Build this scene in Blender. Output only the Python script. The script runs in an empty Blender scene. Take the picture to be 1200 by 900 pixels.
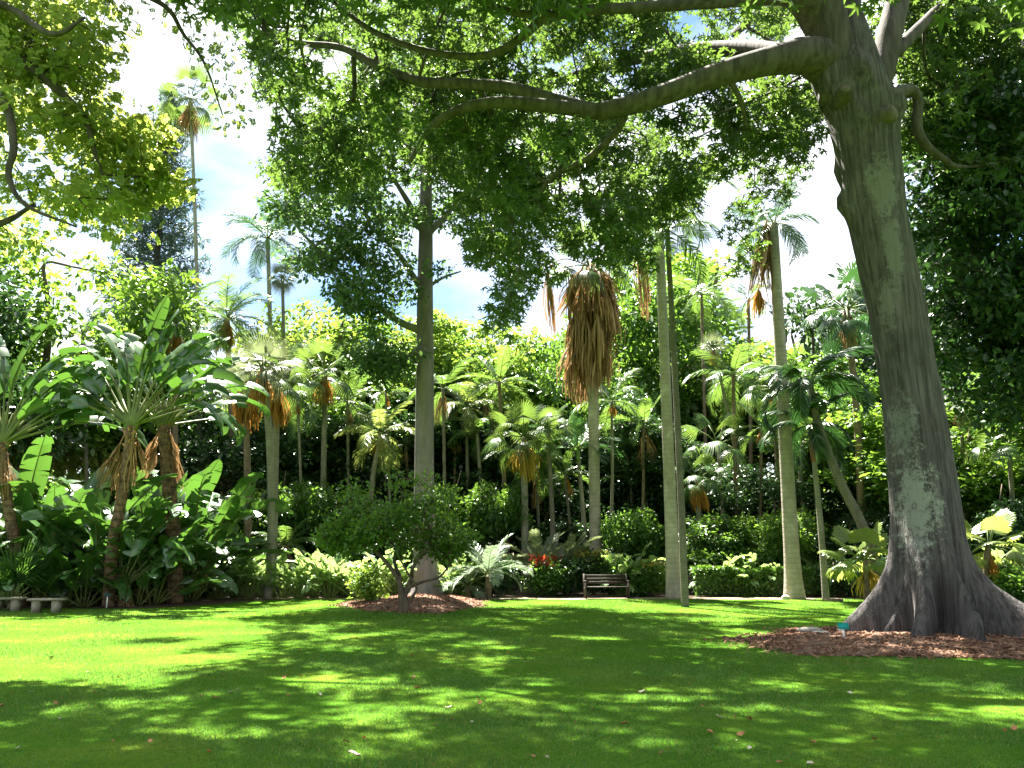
import bpy, math, random
import numpy as np
from mathutils import Matrix, Vector

R_ = np.random.default_rng(7)
random.seed(7)
PI = math.pi
S = bpy.context.scene
COL = S.collection

# ------------------------------------------------------------------ camera
F = 933.3; PITCH = math.radians(12.1); CH = 1.6
cam = bpy.data.cameras.new('camera'); camo = bpy.data.objects.new('camera', cam); COL.objects.link(camo)
cam.lens = 28.0; cam.sensor_width = 36.0; cam.clip_end = 2000
camo.location = (0, 0, CH); camo.rotation_euler = (PI/2 + PITCH, 0, 0)
S.camera = camo
# ------------------------------------------------------------------ light
SUN_EL = math.radians(61); SUN_AZ = math.radians(-20)      # azimuth measured from +Y towards +X
SDIR = np.array([math.sin(SUN_AZ)*math.cos(SUN_EL), math.cos(SUN_AZ)*math.cos(SUN_EL), math.sin(SUN_EL)])
W = bpy.data.worlds.new('World'); S.world = W; W.use_nodes = True
nt = W.node_tree; nt.nodes.clear()
n_out = nt.nodes.new('ShaderNodeOutputWorld'); n_bg = nt.nodes.new('ShaderNodeBackground')
n_sky = nt.nodes.new('ShaderNodeTexSky'); n_sky.sky_type = 'NISHITA'; n_sky.sun_disc = False
n_sky.sun_elevation = SUN_EL; n_sky.sun_rotation = SUN_AZ; n_sky.air_density = 1.0; n_sky.dust_density = 0.0; n_sky.ozone_density = 4.0
n_tc = nt.nodes.new('ShaderNodeTexCoord'); n_mp = nt.nodes.new('ShaderNodeMapping'); n_mp.inputs['Scale'].default_value = (1.0, 1.0, 2.2)
n_mp.inputs['Location'].default_value = (1.3556, 5.7137, 7.8124)
n_no = nt.nodes.new('ShaderNodeTexNoise'); n_no.inputs['Scale'].default_value = 2.1; n_no.inputs['Detail'].default_value = 7; n_no.inputs['Roughness'].default_value = 0.52
n_cr = nt.nodes.new('ShaderNodeValToRGB'); n_cr.color_ramp.elements[0].position = 0.40; n_cr.color_ramp.elements[1].position = 0.61
n_mx = nt.nodes.new('ShaderNodeMix'); n_mx.data_type = 'RGBA'
n_mx.inputs['B'].default_value = (4.4, 4.5, 4.7, 1)
L = nt.links.new
L(n_tc.outputs['Generated'], n_mp.inputs['Vector']); L(n_mp.outputs[0], n_no.inputs['Vector']); L(n_no.outputs[0], n_cr.inputs[0])
L(n_cr.outputs[0], n_mx.inputs['Factor']); n_gm = nt.nodes.new('ShaderNodeMix'); n_gm.data_type = 'RGBA'; n_gm.blend_type = 'MULTIPLY'; n_gm.inputs['Factor'].default_value = 1; n_gm.inputs['B'].default_value = (.66, .64, .6, 1)
L(n_sky.outputs[0], n_gm.inputs['A']); L(n_gm.outputs['Result'], n_mx.inputs['A']); L(n_mx.outputs['Result'], n_bg.inputs[0]); L(n_bg.outputs[0], n_out.inputs[0])
n_bg.inputs[1].default_value = 0.05
sun = bpy.data.lights.new('sun', 'SUN'); suno = bpy.data.objects.new('sun', sun); COL.objects.link(suno)
sun.energy = 5.0; sun.angle = math.radians(0.53); sun.color = (1.0, 0.95, 0.85)
suno.rotation_euler = Vector(SDIR).to_track_quat('Z', 'Y').to_euler()
S.view_settings.view_transform = 'Standard'; S.view_settings.look = 'None'; S.view_settings.gamma = 1
S.view_settings.exposure = 3.15
S.render.engine = 'CYCLES'
S.cycles.use_denoising = True
S.cycles.max_bounces = 7; S.cycles.diffuse_bounces = 3; S.cycles.glossy_bounces = 2; S.cycles.transmission_bounces = 4
S.cycles.sample_clamp_indirect = 6

# ------------------------------------------------------------------ pixel helpers (photo pixels, 1200 x 900)
FWD = np.array([0, math.cos(PITCH), math.sin(PITCH)]); UP = np.array([0, -math.sin(PITCH), math.cos(PITCH)])
CAM = np.array([0, 0, CH])
def ray(px, py): return FWD + np.array([(px-600)/F, 0, 0]) - UP*((py-450)/F)
def at(px, py, Y):
    d = ray(px, py); return CAM + d*(Y/d[1])
def gnd(px, py):
    d = ray(px, py); return CAM + d*(-CH/d[2])
def base(px, Y, z=0.0):
    dep = Y*math.cos(PITCH) + (z-CH)*math.sin(PITCH)
    return np.array([(px-600)/F*dep, Y, z])
def mpp(P): return float((np.asarray(P)-CAM) @ FWD)/F      # metres per photo pixel at P
def proj(P):
    r = P - CAM; d = r @ FWD
    d = np.where(d < 0.1, 0.1, d)
    return 600 + F*r[:, 0]/d, 450 - F*(r @ UP)/d
def inpoly(x, y, poly):
    ins = np.zeros(len(x), bool); n = len(poly)
    for i in range(n):
        x1, y1 = poly[i]; x2, y2 = poly[(i+1) % n]
        c = ((y1 > y) != (y2 > y)) & (x < (x2-x1)*(y-y1)/((y2-y1) if y2 != y1 else 1e-9) + x1)
        ins ^= c
    return ins

# ------------------------------------------------------------------ mesh helpers
def nrm(v):
    v = np.asarray(v, float); return v/np.maximum(np.linalg.norm(v, axis=-1, keepdims=True), 1e-9)
class Geo:
    def __init__(s): s.V = []; s.Q = []; s.M = []; s.n = 0
    def add(s, V, Q, m=0):
        V = np.asarray(V, float).reshape(-1, 3); Q = np.asarray(Q, int).reshape(-1, 4)
        s.V.append(V); s.Q.append(Q + s.n); s.M.append(np.full(len(Q), m, int)); s.n += len(V); return s
    def mesh(s, name, mats, smooth=False):
        V = np.concatenate(s.V); Q = np.concatenate(s.Q); M = np.concatenate(s.M)
        me = bpy.data.meshes.new(name)
        me.vertices.add(len(V)); me.vertices.foreach_set('co', V.astype(np.float32).ravel())
        tri = Q[:, 3] == Q[:, 2]                      # a repeated last corner means a triangle
        cnt = np.where(tri, 3, 4); st = np.concatenate([[0], np.cumsum(cnt)[:-1]])
        keep = np.ones(Q.shape, bool); keep[tri, 3] = False
        lp = Q[keep]
        me.loops.add(len(lp)); me.loops.foreach_set('vertex_index', lp.astype(np.int32))
        me.polygons.add(len(Q)); me.polygons.foreach_set('loop_start', st.astype(np.int32))
        me.polygons.foreach_set('material_index', M.astype(np.int32))
        if smooth: me.polygons.foreach_set('use_smooth', np.ones(len(Q), bool))
        for m in (mats if isinstance(mats, (list, tuple)) else [mats]): me.materials.append(m)
        me.update(calc_edges=True); me.validate()
        return me
def tube(P, r, n=7, cap=True):
    P = np.asarray(P, float); r = np.broadcast_to(np.asarray(r, float), (len(P),))
    T = nrm(np.gradient(P, axis=0)); a = np.array([0, 0, 1.0]) if abs(T[0][2]) < .9 else np.array([1.0, 0, 0])
    u = nrm(np.cross(a, T[0])); ang = np.arange(n)/n*2*PI; V = []
    for i in range(len(P)):
        u = u - T[i]*(u @ T[i]); u = u/np.linalg.norm(u); w = np.cross(T[i], u)
        V.append(P[i] + r[i]*(np.cos(ang)[:, None]*u + np.sin(ang)[:, None]*w))
    V = np.concatenate(V); k = np.arange(n); k2 = (k+1) % n
    Q = np.concatenate([np.stack([i*n+k, i*n+k2, (i+1)*n+k2, (i+1)*n+k], 1) for i in range(len(P)-1)])
    if cap:
        V = np.vstack([V, P[0], P[-1]]); b = len(P)*n
        Q = np.vstack([Q, np.stack([k2, k, np.full(n, b), np.full(n, b)], 1), np.stack([(len(P)-1)*n+k, (len(P)-1)*n+k2, np.full(n, b+1), np.full(n, b+1)], 1)])
    return V, Q
def spline(P, m):
    P = np.asarray(P, float); n = len(P)
    if n < 3:
        t = np.linspace(0, 1, m)[:, None]; return P[0]*(1-t) + P[-1]*t
    E = np.vstack([2*P[0]-P[1], P, 2*P[-1]-P[-2]]); out = []
    for s in np.linspace(0, n-1, m):
        i = min(int(s), n-2); t = s-i; a, b, c, d = E[i:i+4]
        out.append(.5*(2*b + (c-a)*t + (2*a-5*b+4*c-d)*t*t + (3*b-a-3*c+d)*t**3))
    return np.array(out)
def box(c, s, rz=0):
    c = np.array(c); s = np.array(s)/2
    v = np.array([[x, y, z] for z in (-1, 1) for y in (-1, 1) for x in (-1, 1)])*s
    ca, sa = math.cos(rz), math.sin(rz)
    v = v @ np.array([[ca, sa, 0], [-sa, ca, 0], [0, 0, 1]])
    return v + c, [[0, 2, 3, 1], [4, 5, 7, 6], [0, 1, 5, 4], [2, 6, 7, 3], [0, 4, 6, 2], [1, 3, 7, 5]]
def inst(tv, tq, pos, Fm, sc):
    N = len(pos); k = len(tv)
    V = np.einsum('nij,kj->nki', Fm, tv)*np.asarray(sc).reshape(-1, 1, 1) + pos[:, None, :]
    Q = (np.asarray(tq)[None] + (np.arange(N)*k)[:, None, None]).reshape(-1, 4)
    return V.reshape(-1, 3), Q
def frames(d, n):
    d = nrm(d); x = nrm(np.cross(d, n)); z = np.cross(x, d)
    return np.stack([x, d, z], 2)
# leaf templates: grow along +Y, face +Z
LEAF = (np.array([[0, 0, 0], [.26, .3, .06], [.2, .7, .05], [0, 1, -.06], [-.2, .7, .05], [-.26, .3, .06]]), [[0, 1, 2, 3], [0, 3, 4, 5]])
NARROW = (LEAF[0]*np.array([.45, 1, .6]), LEAF[1])
def _sprig(n, arc, lift):
    V, Q = [], []
    for i in range(n):
        a = (i/(n-1)-.5)*arc; c, s_ = math.cos(a), math.sin(a)
        v = NARROW[0]*np.array([1.5, 1, 1]); v = np.stack([v[:, 0]*c+v[:, 1]*s_, -v[:, 0]*s_+v[:, 1]*c, v[:, 2]-lift*v[:, 1]**2], 1)
        V.append(v); Q += [[q+6*i for q in f] for f in LEAF[1]]
    return np.concatenate(V), Q
SPRIG = _sprig(5, 4.2, .28)
PINN = (np.concatenate([np.stack([LEAF[0][:, 0]*c*.8 + LEAF[0][:, 1]*s_*.5, LEAF[0][:, 1]*.5*c + t - LEAF[0][:, 0]*s_*.8, LEAF[0][:, 2] - .25*t*t], 1)
        for t in (.15, .45, .75) for c, s_ in ((.45, .9), (.45, -.9))] + [LEAF[0]*np.array([.6, .5, 1]) + np.array([0, .75, -.15])]),
        [[q+6*i for q in f] for i in range(7) for f in LEAF[1]])
def leaves(centres, n, spread, size, tmpl=LEAF, flat=.6, droop=.25, updir=1.0, rng=R_, jit=.35):
    c = np.repeat(np.asarray(centres, float), n, axis=0); N = len(c)
    sp = np.repeat(np.broadcast_to(spread, (len(centres),)), n)[:, None]
    o = rng.normal(size=(N, 3)); o = nrm(o)*(rng.random((N, 1))**.5); o[:, 2] *= flat
    p = c + o*sp*1.5
    d = nrm(o)*.7 + rng.normal(size=(N, 3))*.6; d[:, 2] -= droop
    nn = rng.normal(size=(N, 3))*.55 + np.array([0, 0, updir])
    return inst(tmpl[0], tmpl[1], p, frames(d, nn), size*(1 + jit*rng.normal(size=N).clip(-1.5, 1.5)))

# ------------------------------------------------------------------ materials
def mat(name): m = bpy.data.materials.new(name); m.use_nodes = True; m.node_tree.nodes.clear(); return m, m.node_tree.nodes, m.node_tree.links.new
def leafmat(name, c1, c2, tr, trf=.42, rough=.38, dead=None, spec=.5):
    m, N, K = mat(name)
    out = N.new('ShaderNodeOutputMaterial'); pb = N.new('ShaderNodeBsdfPrincipled'); tb = N.new('ShaderNodeBsdfTranslucent'); mx = N.new('ShaderNodeMixShader')
    ge = N.new('ShaderNodeNewGeometry'); cr = N.new('ShaderNodeValToRGB'); oi = N.new('ShaderNodeObjectInfo')
    e = cr.color_ramp.elements; e[0].position = 0; e[0].color = (*c1, 1); e[1].position = .93; e[1].color = (*c2, 1)
    if dead: x = e.new(.97); x.color = (*dead, 1)
    hs = N.new('ShaderNodeHueSaturation'); mr = N.new('ShaderNodeMapRange'); mr.inputs['To Min'].default_value = .8; mr.inputs['To Max'].default_value = 1.2
    K(oi.outputs['Random'], mr.inputs['Value']); K(mr.outputs[0], hs.inputs['Value'])
    K(ge.outputs['Random Per Island'], cr.inputs[0]); K(cr.outputs[0], hs.inputs['Color']); K(hs.outputs[0], pb.inputs['Base Color'])
    pb.inputs['Roughness'].default_value = rough; pb.inputs['Specular IOR Level'].default_value = spec
    m2 = N.new('ShaderNodeMix'); m2.data_type = 'RGBA'; m2.blend_type = 'MULTIPLY'; m2.inputs['Factor'].default_value = .0
    mm = N.new('ShaderNodeMix'); mm.data_type = 'RGBA'; mm.inputs['Factor'].default_value = .35
    mm.inputs['A'].default_value = (*tr, 1); K(hs.outputs[0], mm.inputs['B'])
    K(mm.outputs['Result'], tb.inputs['Color'])
    mx.inputs[0].default_value = trf; K(pb.outputs[0], mx.inputs[1]); K(tb.outputs[0], mx.inputs[2]); K(mx.outputs[0], out.inputs[0])
    return m
def noisemat(name, c1, c2, scale=(4, 4, 4), rough=.85, bump=.3, detail=6, lo=.35, hi=.65, extra=None, dist=.02, coords='Object', spec=.3, rings=0):
    m, N, K = mat(name)
    out = N.new('ShaderNodeOutputMaterial'); pb = N.new('ShaderNodeBsdfPrincipled'); tc = N.new('ShaderNodeTexCoord'); mp = N.new('ShaderNodeMapping')
    mp.inputs['Scale'].default_value = scale
    no = N.new('ShaderNodeTexNoise'); no.inputs['Scale'].default_value = 1; no.inputs['Detail'].default_value = detail; no.inputs['Roughness'].default_value = .62
    cr = N.new('ShaderNodeValToRGB'); e = cr.color_ramp.elements; e[0].position = lo; e[0].color = (*c1, 1); e[1].position = hi; e[1].color = (*c2, 1)
    K(tc.outputs[coords], mp.inputs[0]); K(mp.outputs[0], no.inputs['Vector']); K(no.outputs[0], cr.inputs[0])
    colr = cr.outputs[0]; hgt = no.outputs[0]
    if rings:
        wv = N.new('ShaderNodeTexWave'); wv.bands_direction = 'Z'; wv.inputs['Scale'].default_value = rings; wv.inputs['Distortion'].default_value = 1.6; wv.inputs['Detail Scale'].default_value = 2
        K(tc.outputs[coords], wv.inputs['Vector'])
        r2 = N.new('ShaderNodeValToRGB'); r2.color_ramp.elements[0].position = .0; r2.color_ramp.elements[0].color = (.45, .42, .38, 1); r2.color_ramp.elements[1].position = .22; r2.color_ramp.elements[1].color = (1, 1, 1, 1)
        K(wv.outputs[1], r2.inputs[0]); mu = N.new('ShaderNodeMix'); mu.data_type = 'RGBA'; mu.blend_type = 'MULTIPLY'; mu.inputs['Factor'].default_value = .3
        K(colr, mu.inputs['A']); K(r2.outputs[0], mu.inputs['B']); colr = mu.outputs['Result']
        ad = N.new('ShaderNodeMath'); ad.operation = 'ADD'; K(hgt, ad.inputs[0]); K(r2.outputs[0], ad.inputs[1]); hgt = ad.outputs[0]
    if extra:                                        # blotches of lichen, moss, dirt
        for (c3, sc3, lo3, hi3) in extra:
            n3 = N.new('ShaderNodeTexNoise'); n3.inputs['Scale'].default_value = sc3; n3.inputs['Detail'].default_value = 9; n3.inputs['Roughness'].default_value = .68
            K(tc.outputs[coords], n3.inputs['Vector']); r3 = N.new('ShaderNodeMapRange'); r3.inputs['From Min'].default_value = lo3; r3.inputs['From Max'].default_value = hi3
            K(n3.outputs[0], r3.inputs['Value']); mu = N.new('ShaderNodeMix'); mu.data_type = 'RGBA'; K(r3.outputs[0], mu.inputs['Factor']); K(colr, mu.inputs['A']); mu.inputs['B'].default_value = (*c3, 1); colr = mu.outputs['Result']
    K(colr, pb.inputs['Base Color']); pb.inputs['Roughness'].default_value = rough; pb.inputs['Specular IOR Level'].default_value = spec
    bp = N.new('ShaderNodeBump'); bp.inputs['Strength'].default_value = bump; bp.inputs['Distance'].default_value = dist
    K(hgt, bp.inputs['Height']); K(bp.outputs[0], pb.inputs['Normal']); K(pb.outputs[0], out.inputs[0])
    return m
M = {}
M['kapok_leaf'] = leafmat('kapok_leaf', (.016, .044, .010), (.055, .105, .022), (.2, .33, .045), .36)
M['mid_leaf'] = leafmat('mid_leaf', (.025, .07, .022), (.06, .13, .035), (.2, .36, .07), .42)
M['yellow_leaf'] = leafmat('yellow_leaf', (.08, .14, .025), (.15, .22, .045), (.55, .66, .12), .58)
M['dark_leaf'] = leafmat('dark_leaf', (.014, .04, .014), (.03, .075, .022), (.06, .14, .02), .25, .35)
M['green_leaf'] = leafmat('green_leaf', (.028, .085, .014), (.065, .15, .025), (.2, .36, .035), .4, .34)
M['bush_leaf'] = leafmat('bush_leaf', (.03, .085, .012), (.085, .18, .022), (.24, .4, .04), .42, .4)
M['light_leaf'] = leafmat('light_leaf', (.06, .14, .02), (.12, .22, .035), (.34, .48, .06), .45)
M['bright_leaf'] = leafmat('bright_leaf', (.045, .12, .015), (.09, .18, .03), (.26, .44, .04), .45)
M['pine_leaf_hazed'] = leafmat('pine_leaf_hazed', (.035, .075, .06), (.06, .11, .085), (.1, .17, .11), .3)  # blue green needles, with distance haze put into the colour
M['frond'] = leafmat('frond', (.035, .09, .02), (.06, .13, .03), (.22, .36, .05), .38, .3)
M['frond_dark'] = leafmat('frond_dark', (.015, .045, .015), (.03, .075, .022), (.06, .16, .03), .28, .3)
M['frond_silver'] = leafmat('frond_silver', (.12, .17, .11), (.2, .25, .17), (.25, .34, .18), .35, .3)
M['fan'] = leafmat('fan', (.035, .085, .018), (.065, .13, .03), (.2, .3, .045), .36, .32, dead=(.22, .16, .04))
M['fan_grey'] = leafmat('fan_grey', (.09, .12, .06), (.15, .18, .1), (.25, .3, .12), .35, .35)
M['licuala'] = leafmat('licuala', (.1, .155, .035), (.16, .21, .055), (.36, .42, .08), .42, .3)
M['banana'] = leafmat('banana', (.022, .07, .014), (.045, .115, .022), (.11, .24, .025), .3, .32, spec=.9)
M['ginger'] = leafmat('ginger', (.08, .17, .05), (.16, .26, .09), (.4, .55, .14), .42, .32, spec=.9)
M['dead_sheath'] = noisemat('dead_sheath', (.12, .055, .025), (.34, .19, .08), (6, 6, 3), .8, .4)
M['petiole'] = noisemat('petiole', (.06, .085, .02), (.13, .14, .04), (2, 2, 2), .5, .1)
M['stalk'] = noisemat('stalk', (.1, .15, .04), (.16, .2, .06), (2, 2, 2), .5, .1)
M['dead'] = leafmat('dead', (.16, .085, .04), (.5, .33, .18), (.4, .22, .09), .28, .7, spec=.2)
M['dead_orange'] = leafmat('dead_orange', (.3, .13, .025), (.45, .25, .06), (.5, .25, .05), .35, .7, spec=.2)
M['golden'] = leafmat('golden', (.35, .24, .04), (.5, .36, .07), (.6, .4, .08), .4, .6, spec=.2)
M['bark_big'] = noisemat('bark_big', (.04, .034, .028), (.1, .085, .07), (7, 7, .9), .9, .55, extra=[((.05, .043, .036), .7, .55, .7)], dist=.05)
M['bark_grey'] = noisemat('bark_grey', (.135, .115, .115), (.2, .175, .17), (5, 5, 1.2), .85, .35, extra=[((.1, .092, .075), 1.1, .52, .75)])
M['bark_brown'] = noisemat('bark_brown', (.06, .045, .032), (.14, .105, .075), (6, 6, 1.5), .9, .5)
M['bark_dark'] = noisemat('bark_dark', (.03, .025, .02), (.07, .056, .045), (6, 6, 1.5), .9, .5)
M['palm_pale'] = noisemat('palm_pale', (.24, .21, .165), (.36, .32, .255), (3, 3, 2), .8, .35, rings=1.7, extra=[((.2, .2, .12), .8, .5, .72), ((.5, .45, .33), 2.0, .56, .75)], dist=.02)
M['palm_grey'] = noisemat('palm_grey', (.15, .14, .11), (.25, .23, .18), (4, 4, 2), .85, .4, rings=2.2, extra=[((.13, .14, .08), 1.0, .5, .7)], dist=.02)
M['palm_brown'] = noisemat('palm_brown', (.12, .085, .055), (.22, .165, .11), (5, 5, 4), .9, .7, rings=4, dist=.03)
M['palm_dark'] = noisemat('palm_dark', (.1, .09, .07), (.17, .15, .12), (5, 5, 3), .9, .6, rings=3.5, dist=.02)
M['shaft_red'] = noisemat('shaft_red', (.12, .045, .03), (.22, .1, .06), (6, 6, 1), .6, .2)
M['shaft_green'] = noisemat('shaft_green', (.09, .16, .04), (.16, .24, .07), (6, 6, 1), .45, .15)
M['trav_bark'] = noisemat('trav_bark', (.05, .032, .02), (.2, .12, .07), (7, 7, 5), .9, .9, rings=1.3, dist=.06)
M['stone'] = noisemat('stone', (.2, .17, .13), (.32, .285, .23), (5, 5, 5), .9, .35, extra=[((.2, .19, .13), 3, .55, .75)])
M['rock'] = noisemat('rock', (.3, .28, .24), (.45, .42, .37), (9, 9, 9), .9, .5)
M['wood'] = noisemat('wood', (.022, .015, .012), (.055, .038, .03), (3, 30, 30), .65, .3)
M['wood_end'] = noisemat('wood_end', (.07, .055, .045), (.15, .12, .1), (20, 20, 20), .9, .3)
M['teal'] = noisemat('teal', (.0, .24, .2), (.01, .3, .25), (20, 20, 20), .45, .05)
M['sign_dark'] = noisemat('sign_dark', (.02, .05, .045), (.03, .07, .06), (20, 20, 20), .45, .05)
M['white'] = noisemat('white', (.7, .7, .68), (.82, .82, .8), (20, 20, 20), .5, .05)
M['slab'] = noisemat('slab', (.14, .1, .07), (.26, .2, .15), (9, 9, 9), .9, .4)
M['red_leaf'] = leafmat('red_leaf', (.3, .02, .015), (.45, .08, .03), (.5, .08, .03), .4)
M['croton_leaf'] = leafmat('croton_leaf', (.05, .11, .02), (.3, .24, .04), (.4, .36, .06), .4)
M['leaf_brown'] = noisemat('leaf_brown', (.24, .1, .04), (.4, .2, .09), (30, 30, 30), .7, .1)
M['leaf_pale'] = noisemat('leaf_pale', (.5, .42, .3), (.68, .6, .46), (30, 30, 30), .7, .1)
M['leaf_red'] = noisemat('leaf_red', (.3, .06, .03), (.42, .12, .05), (30, 30, 30), .7, .1)
M['mulch'] = noisemat('mulch', (.08, .042, .028), (.24, .14, .095), (14, 14, 14), .95, .9, extra=[((.34, .22, .15), 4, .52, .72)], dist=.04)
M['chip'] = leafmat('chip', (.075, .034, .02), (.33, .185, .115), (.1, .05, .03), .05, .85, spec=.15)
M['path'] = noisemat('path', (.22, .17, .11), (.36, .3, .21), (3, 3, 3), .95, .4, extra=[((.2, .14, .09), 2.2, .5, .68)])
M['soil'] = noisemat('soil', (.035, .024, .016), (.09, .06, .035), (3, 3, 3), .95, .7, dist=.05)
M['lawn'] = noisemat('lawn', (.04, .115, .009), (.09, .185, .018), (.5, .5, .5), .9, .6, extra=[((.15, .16, .02), .5, .52, .78), ((.028, .09, .01), 9, .5, .7), ((.11, .2, .01), 23, .5, .78)], dist=.03, spec=0)
M['blade'] = leafmat('blade', (.042, .135, .013), (.115, .225, .05), (.28, .46, .08), .3, .5, dead=(.32, .25, .07), spec=.16)
def patchy(m, c, scale, lo, hi, fac):
    N = m.node_tree.nodes; K = m.node_tree.links.new; pb = [x for x in N if x.type == 'BSDF_PRINCIPLED'][0]; src = pb.inputs['Base Color'].links[0].from_socket
    tc = N.new('ShaderNodeTexCoord'); no = N.new('ShaderNodeTexNoise'); no.inputs['Scale'].default_value = scale; no.inputs['Detail'].default_value = 5; no.inputs['Roughness'].default_value = .65
    mr = N.new('ShaderNodeMapRange'); mr.inputs['From Min'].default_value = lo; mr.inputs['From Max'].default_value = hi; mr.inputs['To Max'].default_value = fac
    mu = N.new('ShaderNodeMix'); mu.data_type = 'RGBA'; mu.inputs['B'].default_value = (*c, 1)
    K(tc.outputs['Object'], no.inputs['Vector']); K(no.outputs[0], mr.inputs['Value']); K(mr.outputs[0], mu.inputs['Factor']); K(src, mu.inputs['A']); K(mu.outputs['Result'], pb.inputs['Base Color'])
patchy(M['blade'], (.15, .16, .015), .55, .5, .7, .62); patchy(M['blade'], (.02, .09, .006), 1.3, .52, .7, .6)

# ------------------------------------------------------------------ object helpers
def link(name, me, parent=None, Mx=None, m=None):
    o = bpy.data.objects.new(name, me); COL.objects.link(o)
    if parent is not None: o.parent = parent
    if Mx is not None: o.matrix_basis = Mx
    if m is not None:
        for i, mm in enumerate(m if isinstance(m, (list, tuple)) else [m]):
            o.material_slots[i].link = 'OBJECT'; o.material_slots[i].material = mm
    return o
def tag(o, label, cat, group=None):
    o['label'] = label; o['category'] = cat
    if group: o['group'] = group
    return o
def thing(name, label, cat, loc, group=None, rz=0, sc=None):
    o = bpy.data.objects.new(name, None); COL.objects.link(o); o.location = tuple(map(float, loc)); o.rotation_euler = (0, 0, rz); o.empty_display_size = .2
    if sc is not None: o.scale = sc if hasattr(sc, '__len__') else (sc,)*3
    return tag(o, label, cat, group)
def struct(name, me, kind='structure'):
    o = link(name, me); o['kind'] = kind; return o
def rotm(az, el, roll=0, loc=(0, 0, 0), sc=1.0):
    return Matrix.Translation(Vector(loc)) @ Matrix.Rotation(az, 4, 'Z') @ Matrix.Rotation(-el, 4, 'Y') @ Matrix.Rotation(roll, 4, 'X') @ Matrix.Scale(sc, 4)

# ================================================================== SETTING
def sheet(name, poly, z, m, nx=None):
    V = np.array([[x, y, z] for x, y in poly]); me = bpy.data.meshes.new(name); me.from_pydata(V.tolist(), [], [list(range(len(V)))]); me.materials.append(m); return struct(name, me)
sheet('lawn', [(-500, -300), (500, -300), (500, 700), (-500, 700)], 0, M['lawn'])
def wob(x, s): return .25*math.sin(x*.9+s) + .15*math.sin(x*2.3+s*2)
xs = np.linspace(-60, 60, 90)
def bedline(x):                                     # front edge of the planting bed
    if x < -8: return 25.0 + max(0, (x+11))*2.0 if x > -11 else 25.0
    return 31.2
sheet('planting_bed', [(x, bedline(x)+wob(x, 1)) for x in xs] + [(200, 31), (200, 300), (-200, 300), (-200, 25)], .006, M['soil'])
px_ = np.linspace(-11.5, 24, 160)
sheet('path', [(x, 30.2+.8*wob(x, 3)+.12*math.sin(x*5.1)) for x in px_] + [(x, 31.5+wob(x, 1)) for x in px_[::-1]], .012, M['path'])

def mound(name, cx, cy, rx, ry, h, m, seed, chipn):
    rng = np.random.default_rng(seed); ns, nr = 72, 12; V = [[cx, cy, h]]; Q = []
    edge = lambda a: 1 + .09*math.sin(3*a+seed) + .06*math.sin(7*a+2*seed) + .03*math.sin(15*a)
    hz = lambda q: .009 + h*(1-q*q)**1.3
    for i in range(1, nr+1):
        q = i/nr
        for k in range(ns):
            a = k/ns*2*PI; e = edge(a)
            V.append([cx+rx*q*e*math.cos(a), cy+ry*q*e*math.sin(a), hz(q) + (0 if i == nr else rng.normal()*.012)])
    for k in range(ns): Q.append([0, 1+k, 1+(k+1) % ns, 1+(k+1) % ns])
    for i in range(nr-1):
        for k in range(ns): Q.append([1+i*ns+k, 1+(i+1)*ns+k, 1+(i+1)*ns+(k+1) % ns, 1+i*ns+(k+1) % ns])
    g = Geo().add(V, Q); struct(name, g.mesh(name, m, True))
    a = rng.random(chipn)*2*PI; q = np.sqrt(rng.random(chipn))*1.02; q = np.where(rng.random(chipn) < .1, .93+.2*rng.random(chipn)**1.6, q)
    e = np.array([edge(x) for x in a]); P = np.stack([cx+rx*q*e*np.cos(a), cy+ry*q*e*np.sin(a), np.array([hz(min(x, 1)) for x in q])+.012], 1)
    tv = np.array([[-.12, -.5, 0], [.12, -.5, 0], [.12, .5, 0], [-.12, .5, 0]]); d = rng.normal(size=(chipn, 3)); d[:, 2] *= .3
    nn = rng.normal(size=(chipn, 3))*.5 + np.array([0, 0, 1])
    struct('mulch_chips', Geo().add(*inst(tv, [[0, 1, 2, 3]], P, frames(d, nn), .07+.06*rng.random(chipn))).mesh('mulch_chips', M['chip']), 'stuff')
BT = base(1096, 16.0)
mound('mulch_bed', BT[0]+.1, BT[1]-.35, 4.0, 2.75, .16, M['mulch'], 3, 9000)
MTp = base(498, 31.0)
mound('mulch_mound', MTp[0]+.15, 27.6, 2.35, 4.2, .24, M['mulch'], 5, 5000)

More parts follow.
